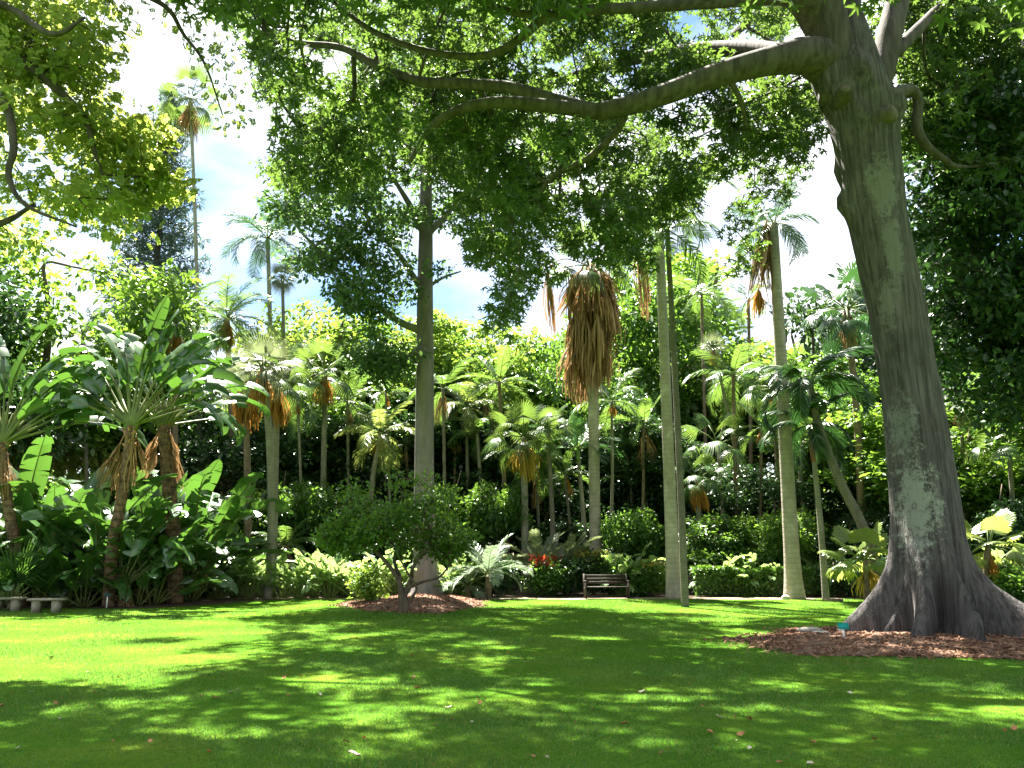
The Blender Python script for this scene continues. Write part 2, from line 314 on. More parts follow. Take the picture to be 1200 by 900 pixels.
# grass blades
def grass():
    rng = np.random.default_rng(11); P = []; Sz = []
    for (y0, y1, den, sz) in ((5.6, 9, 3200, .036), (9, 13, 1900, .04), (13, 19, 850, .048), (19, 30, 330, .06)):
        hw = .68*y1+1.6; n = int((y1-y0)*2*hw*den)
        p = np.stack([(rng.random(n)*2-1)*hw, y0+(y1-y0)*rng.random(n), np.zeros(n)], 1)
        p = p[np.abs(p[:, 0]) < .68*p[:, 1]+1.6]; P.append(p); Sz.append(np.full(len(p), sz))
    P = np.concatenate(P); Sz = np.concatenate(Sz)
    def inm(cx, cy, rx, ry): return ((P[:, 0]-cx)/rx)**2 + ((P[:, 1]-cy)/ry)**2 < .93
    keep = ~inm(BT[0]+.1, BT[1]-.35, 4.0, 2.75) & ~inm(MTp[0]+.15, 27.6, 2.35, 4.2)
    keep &= ~((P[:, 0] < -8) & (P[:, 1] > 24.6))
    P, Sz = P[keep], Sz[keep]; n = len(P)
    patch = .75+.3*np.sin(P[:, 0]*1.3+np.sin(P[:, 1]*.9)*2)*np.sin(P[:, 1]*1.7+P[:, 0]*.4)
    d = rng.normal(size=(n, 3))*.5; d[:, 2] = .8
    nn = rng.normal(size=(n, 3)); nn[:, 2] += .6
    tv = np.array([[-.09, 0, 0], [.09, 0, 0], [.06, .6, .03], [0, 1, .12]])
    struct('grass', Geo().add(*inst(tv, [[0, 1, 2, 3]], P, frames(d, nn), Sz*patch*(.7+.6*rng.random(n)))).mesh('grass', M['blade']), 'stuff')
grass()

# ================================================================== TREE GROWTH
def grow(limbs, A, rng, tip=.012, expo=2.35, sag=.0, kmax=5):
    """limbs: list of (points, radii); A: leaf cluster centres.  Returns tube geometry."""
    pos, par, fix = [], [], []
    for P, r in limbs:
        P = np.asarray(P, float); j = -1
        if pos:
            d = np.linalg.norm(np.array(pos)-P[0], axis=1); j = int(d.argmin())
        for i in range(len(P)):
            pos.append(P[i]); par.append(j); fix.append(float(r[i])); j = len(pos)-1
    n0 = len(pos); buf = np.zeros((n0+len(A)*kmax+5, 3)); buf[:n0] = pos; n = n0
    A = np.asarray(A); d0 = np.array([np.linalg.norm(buf[:n0]-a, axis=1).min() for a in A])
    ends = []
    for a in A[np.argsort(d0)]:
        d = np.linalg.norm(buf[:n]-a, axis=1); j = int((d + .35*(np.arange(n) < 3)).argmin()); L0 = d[j]
        k = int(np.clip(L0/.7, 1, kmax)); p0 = buf[j]; perp = rng.normal(size=3)*L0*.1 + np.array([0, 0, L0*.1])
        for i in range(1, k+1):
            t = i/k; q = p0*(1-t) + a*t + perp*math.sin(PI*t) - np.array([0, 0, sag*L0*t*t]) + (rng.normal(size=3)*.05*L0/k if i < k else 0)
            buf[n] = q; par.append(j if i == 1 else n-1); fix.append(0.0); n += 1
        ends.append(n-1)
    par = np.array(par); rad = np.zeros(n); acc = np.zeros(n)
    for i in range(n-1, -1, -1):
        rad[i] = max((acc[i] + tip**expo)**(1/expo), fix[i])
        if par[i] >= 0: acc[par[i]] += rad[i]**expo if fix[i] == 0 else 0
    # limit children to parents
    for i in range(n):
        if par[i] >= 0 and fix[i] == 0: rad[i] = min(rad[i], rad[par[i]]*.92)
    kids = [[] for _ in range(n)]
    for i in range(n):
        if par[i] >= 0: kids[par[i]].append(i)
    g = Geo(); used = np.zeros(n, bool)
    def chain(i, st):
        c = [st, i] if st >= 0 else [i]
        while kids[i]:
            k = max((x for x in kids[i] if not used[x]), key=lambda x: rad[x], default=None)
            if k is None: break
            used[k] = True; c.append(k); i = k
        return c
    for i in range(n):
        if used[i]: continue
        used[i] = True; c = chain(i, par[i])
        if len(c) < 2: continue
        r = rad[c].copy()
        if par[i] >= 0: r[0] = min(r[0], r[1]*1.15)
        P = buf[c]
        if len(c) >= 3 and r.max() > .04:
            m = 3*(len(c)-1)+1; P2 = spline(P, m); r = np.interp(np.linspace(0, len(c)-1, m), np.arange(len(c)), r); P = P2
        g.add(*tube(P, r, 12 if r.max() > .15 else 8 if r.max() > .05 else 5))
    return g, buf[:n]
def ell(n, c, r, rng, shell=.35, zmin=None):
    o = nrm(rng.normal(size=(n, 3)))*(shell+(1-shell)*rng.random((n, 1))**.6)
    p = np.asarray(c)+o*np.asarray(r)
    return p if zmin is None else p[p[:, 2] > zmin]

# ================================================================== BIG BUTTRESSED TREE
def big_tree():
    rng = np.random.default_rng(21); Y = 16.0
    t = thing('kapok_tree', 'huge grey buttressed tree leaning left from a bed of brown mulch', 'tree', BT)
    rows = [(752, 1096, 46), (726, 1096, 46), (702, 1094, 46), (678, 1092, 46), (653, 1091, 45.5), (604, 1087, 43), (555, 1081, 41), (500, 1073, 38.5), (458, 1066.5, 36.5), (420, 1059, 36), (360, 1049, 36),
            (327, 1041, 36), (252, 1025, 37.5), (187, 1017, 40), (140, 1011, 44), (93, 993, 45), (50, 982, 40), (10, 972, 34), (-60, 962, 26), (-110, 955, 12)]
    Z, CX, RR = [], [], []
    for py, px, h in rows:
        p = at(px, py, Y); Z.append(max(p[2], -.05)); CX.append(p[0]); RR.append(h*.86*mpp(p))
    Z = np.array(Z); Z[0] = -.06
    zz = np.concatenate([np.linspace(-.06, 2.2, 34), np.linspace(2.3, Z[-1], 70)]); ns = 96; th = np.arange(ns)/ns*2*PI
    But = [(168, .20, 1.1, .9), (-8, .22, 1.9, .85), (-91, .10, 1.05, 1.0), (-73, .09, -.22, 1.6), (-108, .09, -.25, 1.6), (-48, .15, .9, .8), (-132, .2, .75, .8), (60, .22, 1.3, .8), (115, .22, 1.2, .9), (-20, .1, .5, .5), (190, .14, .5, .6), (-105, .06, .35, .25)]
    Bur = [(182, 240, .32, .25, .32), (150, 195, .25, .1, .25), (-115, 150, .22, .2, .22), (-40, 135, .3, .22, .3), (-95, 100, .25, .2, .35), (-150, 110, .3, .15, .4), (-60, 215, .4, .06, .8), (-100, 300, .3, .07, 1.2), (-140, 350, .3, .08, 1.2), (-70, 400, .3, .06, 1.6), (-120, 470, .25, .07, 1.5)]
    V = []
    for z in zz:
        cx = np.interp(z, Z, CX); R = np.interp(z, Z, RR); r = np.full(ns, R)
        r += R*.05*np.sin(3*th+z*.3) + R*.035*np.sin(5*th-z*.5+1) + R*.02*np.sin(9*th+z*.2)
        for a, w, A, h in But:
            a0 = math.radians(a) + .06*math.sin(z*2); dd = (th-a0+PI) % (2*PI)-PI
            r += A*math.exp(-(max(z, 0)/h)**1.8)*np.exp(-(dd/w)**2) + .05*A*math.exp(-max(z, 0)/2.2)*np.exp(-(dd/(w*1.5))**2)
        for a, py, w, A, h in Bur:
            zc = at(1020, py, Y)[2]; dd = (th-math.radians(a)+PI) % (2*PI)-PI
            r += A*math.exp(-((z-zc)/h)**2)*np.exp(-(dd/w)**2)
        r += rng.normal(size=ns)*.004
        V.append(np.stack([cx+r*np.cos(th), Y+r*np.sin(th), np.full(ns, z)], 1))
    V = np.concatenate(V) - BT; k = np.arange(ns); k2 = (k+1) % ns
    Q = np.concatenate([np.stack([i*ns+k, i*ns+k2, (i+1)*ns+k2, (i+1)*ns+k], 1) for i in range(len(zz)-1)])
    # bark with lichen patches
    m = noisemat('bark_kapok', (.032, .028, .028), (.118, .104, .102), (15, 15, .8), .9, 1.0, detail=9, extra=[((.034, .03, .027), .6, .52, .72), ((.13, .125, .115), 1.7, .58, .8), ((.025, .022, .02), 6, .62, .72)], dist=.07)
    N = m.node_tree.nodes; K = m.node_tree.links.new; pb = [x for x in N if x.type == 'BSDF_PRINCIPLED'][0]
    src = pb.inputs['Base Color'].links[0].from_socket; tc = [x for x in N if x.type == 'TEX_COORD'][0]
    for (pxc, pyc, sx, sz, cc) in ((1068, 590, .6, 1.15, (.32, .34, .29)), (1062, 500, .3, .8, (.2, .21, .18)), (1038, 215, .34, .8, (.17, .165, .15)), (1050, 285, .22, .9, (.16, .155, .14)), (1020, 712, .6, .45, (.15, .18, .13)), (1046, 350, .16, .7, (.15, .145, .13))):
        c = at(pxc, pyc, Y-.7) - BT
        vm = N.new('ShaderNodeMapping'); vm.vector_type = 'TEXTURE'; vm.inputs['Location'].default_value = tuple(c); vm.inputs['Scale'].default_value = (sx, .8, sz)
        K(tc.outputs['Object'], vm.inputs[0]); ln = N.new('ShaderNodeVectorMath'); ln.operation = 'LENGTH'; K(vm.outputs[0], ln.inputs[0])
        no = N.new('ShaderNodeTexNoise'); no.inputs['Scale'].default_value = 5.5; no.inputs['Detail'].default_value = 15; no.inputs['Roughness'].default_value = .86; K(tc.outputs['Object'], no.inputs['Vector'])
        sb = N.new('ShaderNodeMath'); sb.operation = 'MULTIPLY_ADD'; sb.inputs[1].default_value = 5.2; sb.inputs[2].default_value = -2.45; K(no.outputs[0], sb.inputs[0])
        s2 = N.new('ShaderNodeMath'); s2.operation = 'SUBTRACT'; K(sb.outputs[0], s2.inputs[0]); s1 = N.new('ShaderNodeMath'); s1.operation = 'SUBTRACT'; s1.inputs[1].default_value = .78; K(ln.outputs['Value'], s1.inputs[0]); K(s1.outputs[0], s2.inputs[1])
        mr = N.new('ShaderNodeMapRange'); mr.inputs['From Min'].default_value = 0; mr.inputs['From Max'].default_value = .3; mr.inputs['To Max'].default_value = .68; K(s2.outputs[0], mr.inputs['Value'])
        mu = N.new('ShaderNodeMix'); mu.data_type = 'RGBA'; mu.inputs['B'].default_value = (*cc, 1); K(mr.outputs[0], mu.inputs['Factor']); K(src, mu.inputs['A']); src = mu.outputs['Result']
    K(src, pb.inputs['Base Color'])
    link('trunk', Geo().add(V, Q).mesh('trunk', m, True), t)
    def PL(pts): return np.array([at(*p) for p in pts])
    def RD(pts, h): return [x*mpp(at(*p)) for x, p in zip(h, pts)]
    LB = []
    def lb(pts, h, m=None):
        P = PL(pts); r = RD(pts, h); k = m or 3*(len(pts)-1)+1; LB.append((spline(P, k), np.interp(np.linspace(0, len(pts)-1, k), np.arange(len(pts)), r)))
    lb([(985, 80, 16), (945, 66, 15.6), (900, 72, 15.3), (840, 88, 15.2), (780, 110, 15.2), (735, 124, 15.3), (700, 131, 15.4)], [32, 22, 16.5, 14, 12.5, 11.5, 10.5])
    lb([(700, 131, 15.4), (650, 118, 15.6), (600, 103, 16), (540, 98, 16.5), (490, 95, 17), (440, 76, 17.5), (400, 56, 18), (350, 50, 18.5), (310, 38, 19)], [9, 8, 7, 6.5, 6, 5, 4, 3, 2])
    lb([(700, 131, 15.4), (640, 124, 15), (585, 120, 14.8), (540, 128, 14.8), (505, 150, 15), (480, 190, 15.2)], [9, 8, 7, 6, 4.5, 2.5])
    lb([(975, 30, 16), (930, -8, 15.2), (860, 0, 14.6), (760, 8, 14), (690, 12, 13.6), (640, 18, 13.4), (585, 10, 13.2), (520, -20, 13.2)], [30, 17, 8, 6.5, 6, 5.5, 4, 3])
    lb([(640, 18, 13.4), (600, 52, 13.6), (560, 66, 14), (500, 60, 14.3), (440, 38, 14.8), (400, 10, 15)], [6, 5, 4.5, 4, 3.5, 2.5])
    lb([(985, 120, 15.9), (980, 60, 15.7), (968, 10, 15.5), (945, -60, 15), (900, -150, 14), (830, -240, 12.5)], [24, 22, 20, 18, 14, 8])
    lb([(975, 40, 16), (985, -40, 16.5), (990, -120, 17.5), (960, -200, 19), (900, -260, 21)], [30, 24, 18, 12, 6])
    lb([(1020, 110, 16), (1036, 70, 16.1), (1045, 30, 16.2), (1060, -20, 16.4), (1100, -90, 17), (1150, -150, 18)], [20, 15, 14, 13, 10, 6])
    lb([(1045, 112, 16), (1066, 105, 16.3), (1076, 118, 16.5), (1075, 150, 16.6), (1090, 175, 16.7), (1120, 195, 17)], [9, 6, 6, 6, 5, 3])
    lb([(1050, 60, 16.2), (1100, 10, 17), (1160, -50, 18), (1230, -90, 19.5)], [8, 6, 5, 3])
    lb([(735, 124, 15.3), (725, 150, 15.6), (690, 185, 16.2), (650, 205, 16.8), (628, 232, 17)], [5, 4.5, 4, 3, 2])
    lb([(850, 86, 15.2), (868, 118, 15.5), (875, 150, 16)], [4, 3, 1.5])
    lb([(985, 90, 16.2), (900, 60, 18.5), (800, 60, 21.5), (700, 80, 24), (620, 110, 26)], [16, 11, 8, 6, 3])
    lb([(1000, 70, 16.2), (960, 20, 19), (900, 10, 23), (860, 40, 26.5)], [16, 11, 8, 4])
    # leaf cluster centres
    allow = [(265, -400), (262, 40), (290, 95), (320, 140), (330, 200), (370, 235), (430, 225), (470, 200), (520, 215), (555, 280), (585, 385), (625, 350), (655, 300), (700, 305), (745, 312), (775, 260), (815, 240), (835, 190), (880, 185), (930, 178), (965, 150), (1010, 80), (1070, 110), (1110, 190), (1160, 200), (1260, 160), (1260, -400)]
    n = 5200
    a = rng.random(n)*2*PI; q = np.sqrt(rng.random(n)); P = np.stack([5.2+14.0*q*np.cos(a), 17.0+12.0*q*np.sin(a), np.zeros(n)], 1)
    dome = np.sqrt(np.clip(1-q**2*.92, 0, 1)); P[:, 2] = 7.2 + rng.random(n)**.8*(2.2+7.0*dome)
    x, y = proj(P); vis = P[:, 1] > 3
    ok = inpoly(x, y, allow) | ((y < -15) & (x > 230))
    ok &= ~((P[:, 0]-9)**2+(P[:, 1]-16)**2 < 1.4)
    P = P[ok]
    x, y = proj(P); ins = (y > -30) & (x > -60) & (x < 1260)
    infront = (P[:, 1] < 16.6) & (y > -10)
    ins &= ~infront | (rng.random(len(P)) < .10)
    Pin, Pout = P[ins], P[(~((y > -30) & (x > -60) & (x < 1260)))]
    m = 4200; sx, sy, sY = 262+rng.random(m)*990, -25+rng.random(m)*420, 17.2+rng.random(m)*14
    k = inpoly(sx, sy, allow); k &= ~((sx > 1000) & (sY > 24)) & ~((sy > 235) & (sY > 22) & (sx > 620))
    Ps = np.array([at(a_, b_, c_) for a_, b_, c_ in zip(sx[k], sy[k], sY[k])])[:560]
    Pr = np.array([at(1050+rng.random()*220, -30+rng.random()*200, 17.5+rng.random()*5) for _ in range(120)])
    Pin = np.vstack([Pin[:150], Ps[:270], Pr]); Pout = Pout[:230]
    m = 3000; gx, gy = rng.random(m)*1500-150, 706+rng.random(m)**.9*330; k = inpoly(gx, gy, [(-200, 780), (0, 768), (170, 745), (290, 730), (310, 712), (1010, 711), (1400, 725), (1400, 1100), (-200, 1100)])
    G = np.array([gnd(a_, b_) for a_, b_ in zip(gx[k], gy[k])]); zz_ = 8+rng.random(len(G))*12; Q_ = G+SDIR*(zz_/SDIR[2])[:, None]  # added leaf clusters, mostly out of view, set along sun rays to shade the lawn
    x, y = proj(Q_); up = y < -25; inn = inpoly(x, y, allow) & (Q_[:, 1] > 17)
    Pout = np.vstack([Pout[:130], Q_[up][:165]]); Pin = np.vstack([Pin, Q_[inn & ~up][:100]])
    tx, ty = proj(Pin); trunk_ = inpoly(tx, ty, [(930, -60), (1090, -60), (1075, 130), (1090, 330), (985, 330), (940, 120), (800, 130), (690, 150), (680, 105), (800, 65), (920, 20)]) & (Pin[:, 1] < 17.2)
    Pin = Pin[~trunk_]
    # drooping sprays under the limbs, seen in front of the sky
    sp = np.array([at(px, py, Yd) for px, py, Yd in ((600, 250, 17), (610, 300, 17.5), (600, 345, 18), (585, 370, 18), (640, 250, 17), (565, 290, 18), (690, 240, 17), (730, 280, 18), (720, 255, 17), (700, 290, 18), (790, 215, 19), (745, 235, 18), (430, 190, 18), (380, 190, 19), (350, 150, 19), (300, 60, 19), (325, 110, 19), (345, 90, 19), (390, 130, 18), (850, 190, 22), (870, 250, 24), (862, 270, 24), (880, 290, 25), (870, 310, 25), (885, 195, 24), (905, 200, 24), (895, 220, 24.5), (915, 225, 25), (880, 235, 24.5), (930, 200, 25))])
    A = np.vstack([Pin, sp, Pout])
    g, nodes = grow([(p-BT, r) for p, r in LB], A-BT, rng, tip=.011)
    link('limbs', g.mesh('limbs', M['bark_big'], True), t)
    nn = np.where(np.arange(len(A)) < len(Pin)+len(sp), 105, 80)
    g = Geo(); g.add(*leaves(Pin-BT, 74, .43, .135, SPRIG, .75, .45)); g.add(*leaves(sp-BT, 60, .42, .128, SPRIG, .9, .5)); g.add(*leaves(Pout-BT, 62, .8, .175, SPRIG, .5, .3))
    link('crown', g.mesh('crown', M['kapok_leaf']), t)
    for (px, py, d, L0, r) in ((1048, 131, (.6, -.8, .05), .35, .17), (991, 103, (-.25, -1, .15), .3, .13)):
        p = at(px, py, 15.22) - BT; d = nrm(np.array(d)); g = Geo()
        P = np.array([p-d*L0*1.6, p-d*L0*1.0, p-d*L0*.4, p-d*.05, p]); g.add(*tube(P, [r*2.0, r*1.5, r*1.12, r*1.12, r*.92], 16))
        v, qd = tube(np.array([p+d*.002, p+d*.012]), [r*.8, r*.74], 14); g.add(v, qd, 1)
        link('branch_stub', g.mesh('branch_stub', [M['bark_big'], M['wood_end']], True), t)
big_tree()

# ================================================================== GENERIC TREES
def tree(name, label, loc, trunk, rad, limbs, A, leaf, bark, lm, group=None, sides=14, fl=None):
    rng = np.random.default_rng(abs(hash(label)) % 1 + len(label)*131 + int(abs(loc[0])*10)); loc = np.asarray(loc, float)
    t = thing(name, label, 'tree', loc, group)
    tp = spline(np.asarray(trunk)-loc, 16); tr = np.interp(np.linspace(0, 1, 16), np.linspace(0, 1, len(rad)), rad)
    gg, _ = grow([(tp, tr)] + [(spline(np.asarray(p)-loc, 3*len(p)-2), np.interp(np.linspace(0, 1, 3*len(p)-2), np.linspace(0, 1, len(r)), r)) for p, r in limbs], A-loc, rng, tip=leaf.get('tip', .012))
    link('trunk', gg.mesh('trunk', bark, True), t)
    g = Geo().add(*leaves(A-loc, leaf['n'], leaf['spread'], leaf['size'], leaf.get('t', LEAF), leaf.get('flat', .6), leaf.get('droop', .25), rng=rng))
    link('crown', g.mesh('crown', lm), t); return t

# mid-lawn grey tree
def mid_tree():
    rng = np.random.default_rng(5); Y = 31.0; b = base(498, Y); b[2] = .15
    trunk = [b+[0, 0, -.2], b+[0, 0, .35], at(498, 660, Y), at(497, 560, Y), at(498, 450, Y), at(498, 350, Y), at(499, 270, Y), at(500, 150, Y), at(505, 40, Y)]
    rad = [.95, .6, .46, .38, .36, .33, .29, .2, .08]
    lim = [([at(495, 388, 31), at(470, 378, 30.6), at(440, 358, 30), at(410, 330, 29.5), at(380, 300, 29), at(350, 268, 28.6), at(335, 240, 28)], [.17, .14, .11, .09, .07, .05, .03]),
           ([at(497, 340, 31), at(485, 325, 30.7), at(465, 295, 30), at(430, 262, 29)], [.16, .13, .1, .05]), ([at(499, 278, 31), at(480, 240, 30), at(455, 200, 29)], [.16, .12, .06]),
           ([at(500, 275, 31), at(520, 255, 31), at(545, 225, 31.5), at(570, 190, 32)], [.15, .13, .09, .05]), ([at(499, 338, 31), at(520, 325, 31.3), at(540, 318, 31.8)], [.08, .06, .03]), ([at(500, 200, 31), at(540, 140, 32), at(600, 90, 33)], [.14, .1, .05])]
    allow = [(320, 230), (345, 180), (400, 100), (480, -20), (560, -60), (640, 20), (650, 120), (620, 220), (600, 290), (560, 300), (530, 260), (495, 262), (470, 330), (440, 385), (395, 378), (370, 320), (340, 300)]
    P = np.vstack([ell(900, at(490, 170, 31), (5.6, 5, 6.5), rng), ell(500, at(400, 300, 29), (3.2, 3, 3.2), rng)]); x, y = proj(P); P = P[inpoly(x, y, allow)][:230]
    lx = np.array([at(px+rng.normal()*14, py+rng.normal()*14, 29.2+rng.normal()*.9) for px, py in ((345, 240), (335, 215), (350, 270), (365, 290), (375, 310), (390, 320), (395, 335), (410, 345), (420, 330), (400, 300), (385, 275), (370, 250), (415, 290), (430, 310), (440, 335), (450, 350), (360, 225), (385, 235), (400, 260), (430, 270), (445, 290), (460, 320), (340, 190), (360, 200), (470, 345), (425, 360), (440, 370)) for _ in range(3)])
    low = ell(26, at(450, 420, 30), (1.6, 1.2, 1.0), rng)
    tree('lawn_tree', 'tall smooth grey trunked tree rising from the mulch mound at mid lawn', b, trunk, rad, lim, np.vstack([P, low, lx]), dict(n=110, spread=.5, size=.18, t=LEAF, flat=.5), M['bark_grey'], M['mid_leaf'])
mid_tree()

# small spreading tree in front of it
def small_tree():
    rng = np.random.default_rng(8); Y = 23.6; b = base(474, Y); b[2] = .1
    mk = lambda *p: [at(x, y, yy) for x, y, yy in p]
    trunk = [b+[0, 0, -.1], at(472, 700, Y), at(470, 690, Y)]; rad = [.17, .13, .1]
    lim = [(mk((472, 698, Y), (467, 680, Y), (455, 662, Y), (440, 645, Y), (425, 630, Y)), [.09, .07, .06, .05, .03]), (mk((474, 698, Y), (482, 678, Y), (484, 665, Y-.3), (500, 640, Y-.5)), [.08, .06, .05, .03]),
           (mk((476, 690, Y), (495, 682, Y), (515, 676, Y), (528, 660, Y)), [.06, .045, .035, .02]), (mk((470, 680, Y), (462, 655, Y+.4), (470, 630, Y+.6)), [.06, .045, .03]), (mk((478, 705, Y), (488, 690, Y-.1), (478, 672, Y-.2), (466, 650, Y-.3)), [.05, .04, .035, .02])]
    lc = ell(13, at(462, 618, Y), (1.5, 1.2, .75), rng, .6)
    A = np.vstack([np.vstack([ell(8, c_, (.55, .5, .3), rng, .3, 1.4) for c_ in lc]), ell(24, at(462, 600, Y), (1.9, 1.2, 1.15), rng, .8, 1.7), ell(40, at(400, 628, Y), (.7, .9, .5), rng, .2, 1.3), ell(36, at(528, 632, Y), (.6, .9, .6), rng, .2, 1.25)])
    tree('spreading_bush_tree', 'low multi stemmed dark green bush tree spreading in front of the grey trunk', b, trunk, rad, lim, A, dict(n=54, spread=.27, size=.12, flat=.6), M['bark_brown'], M['bush_leaf'])
small_tree()

def left_tree():
    rng = np.random.default_rng(15); b = np.array([-11.6, 13.0, 0.])
    mk = lambda *p: [at(x, y, yy) for x, y, yy in p]
    trunk = [b, b+[.1, 0, 3], b+[.5, .1, 6], b+[.9, .3, 9], b+[1.2, .2, 12]]; rad = [.5, .4, .34, .26, .12]
    lim = [(mk((-160, 130, 13.1), (-60, 70, 13.0), (0, 60, 13), (40, 82, 13), (75, 112, 13.1), (100, 140, 13.2), (110, 175, 13.3), (120, 205, 13.5)), [.2, .14, .1, .085, .075, .06, .045, .02]),
           (mk((-170, 90, 13.1), (-60, 110, 12.5), (0, 115, 12.2), (16, 170, 12), (10, 205, 12), (30, 240, 12), (90, 266, 12.2)), [.18, .12, .08, .06, .05, .035, .015]),
           (mk((-130, 260, 13.), (-60, 270, 13), (0, 262, 13), (40, 240, 13.3)), [.12, .09, .06, .03]), (mk((-110, -60, 13), (0, -30, 13.5), (120, -20, 14), (190, 5, 14), (215, 40, 14.2), (240, 75, 14.3), (262, 138, 14.5)), [.18, .12, .07, .05, .035, .025, .01]),
           (mk((-60, 20, 13), (0, 5, 12.4), (60, 40, 12), (100, 20, 12)), [.1, .07, .05, .02])]
    al = [(-300, -300), (150, -300), (140, -20), (128, 60), (112, 120), (150, 130), (178, 190), (200, 225), (170, 250), (120, 290), (60, 260), (20, 290), (-300, 330)]
    P = ell(1500, at(20, 110, 13.6), (4.0, 1.5, 4.2), rng, .15); x, y = proj(P)
    hole = inpoly(x, y, [(0, 140), (90, 160), (80, 260), (0, 270)]) & (rng.random(len(P)) < .7)
    P = P[inpoly(x, y, al) & ~hole][:170]
    ex = np.array([at(px, py, 14.4) for px, py in ((165, 160), (185, 215), (150, 185), (130, 230), (215, 30), (245, 70), (262, 105), (268, 140), (232, 20), (205, 8), (262, 60))])
    g = tree('overhanging_tree', 'sunlit yellow green tree whose branches reach in from the upper left edge', b, trunk, rad, lim, np.vstack([P]), dict(n=66, spread=.46, size=.12, t=PINN, flat=.5, tip=.009), M['bark_dark'], M['yellow_leaf'])
    gg = Geo().add(*leaves(ex[4:]-b, 34, .34, .095, PINN, .8, .4, rng=rng)); gg.add(*leaves(ex[:4]-b, 120, .45, .2, PINN, .45, rng=rng)); link('hanging_spray', gg.mesh('hanging_spray', M['yellow_leaf']), g)
left_tree()

def right_tree():
    rng = np.random.default_rng(16); b = np.array([15.2, 20.5, 0.])
    trunk = [b, b+[-.2, 0, 4], b+[-.5, 0, 8], b+[-.6, 0, 12], b+[-.4, 0, 16]]; rad = [.55, .42, .34, .22, .08]
    lim = [([b+[-.3, 0, 5], b+[-1.5, -.4, 6], b+[-2.8, -.8, 6.3]], [.15, .1, .04]), ([b+[-.4, 0, 8], b+[-2, .2, 9.5], b+[-3.2, .2, 10]], [.16, .1, .05])]
    al = [(1062, 165), (1100, 130), (1150, 70), (1500, -60), (1500, 560), (1230, 520), (1180, 500), (1140, 470), (1105, 455), (1078, 440), (1090, 390), (1072, 330), (1085, 260)]
    P = ell(1400, at(1200, 300, 20), (4.6, 3.8, 6.4), rng, .2); x, y = proj(P); P = P[inpoly(x, y, al)][:330]
    tree('dark_evergreen_tree', 'dense near black evergreen foliage closing the right edge behind the buttressed trunk', b, trunk, rad, lim, P, dict(n=150, spread=.55, size=.19, flat=.5), M['bark_dark'], M['dark_leaf'])
right_tree()

# ------------------------------------------------------------------ background trees: a few kinds, copied
def proto_tree(seed, H, cr, cz, cn, leaf, lumps=7, tr=.22):
    rng = np.random.default_rng(seed); A = []
    for i in range(lumps):
        o = nrm(rng.normal(size=3))*np.array([cr, cr, cz])*.58
        A.append(ell(cn//lumps, np.array([0, 0, H-cz])+o, (cr*.52, cr*.52, cz*.45), rng, .45))
    A = np.vstack(A); A = A[A[:, 2] > .8]
    lean = rng.normal(size=2)*.25
    tp = [np.array([0, 0, -.2]), np.array([lean[0]*.3, lean[1]*.3, (H-cz)*.4]), np.array([lean[0], lean[1], H-cz]), np.array([lean[0]*.6, 0, H-.3*cz])]
    gg, _ = grow([(spline(tp, 10), np.interp(np.linspace(0, 1, 10), [0, .3, 1], [tr, tr*.75, tr*.2]))], A, rng)
    g = Geo().add(*leaves(A, leaf['n'], leaf['spread'], leaf['size'], leaf.get('t', LEAF), leaf.get('flat', .6), rng=rng))
    return gg.mesh('trunk', M['bark_brown'], True), g.mesh('crown', M['green_leaf'])
PT = {'broad': [proto_tree(s, 10, 4.4, 3.6, 150, dict(n=200, spread=.62, size=.2)) for s in (1, 2, 3)],
      'tall': [proto_tree(s, 14, 3.4, 5.6, 170, dict(n=200, spread=.6, size=.19)) for s in (4, 5)],
      'fine': [proto_tree(s, 12, 3.8, 4.6, 190, dict(n=180, spread=.55, size=.14, t=PINN, flat=.5)) for s in (6,)],
      'low': [proto_tree(s, 5, 2.7, 2.3, 110, dict(n=160, spread=.45, size=.17), 6, .12) for s in (9, 10)]}
def bgtree(kind, v, px, Y, py_top, wpx, lm, label, name='background_tree', group='trees in the wooded backdrop', bark=None, rz=None):
    me = PT[kind][v % len(PT[kind])]; co = np.zeros(len(me[1].vertices)*3); me[1].vertices.foreach_get('co', co); co = co.reshape(-1, 3)
    H = np.percentile(co[:, 2], 99.3); R0 = np.percentile(np.abs(co[:, 0]), 97)
    top = at(px, py_top, Y)[2]; b = np.array([at(px, (py_top*2+620)/3, Y)[0], Y, 0])
    sz = top/H; sx = wpx*.5*mpp(b+[0, 0, top*.7])/R0
    t = thing(name, label, 'tree', b, group, (px*.37) % 6.28 if rz is None else rz, (sx, sx, sz))
    link('trunk', me[0], t, m=bark or M['bark_brown']); link('crown', me[1], t, m=M[lm])
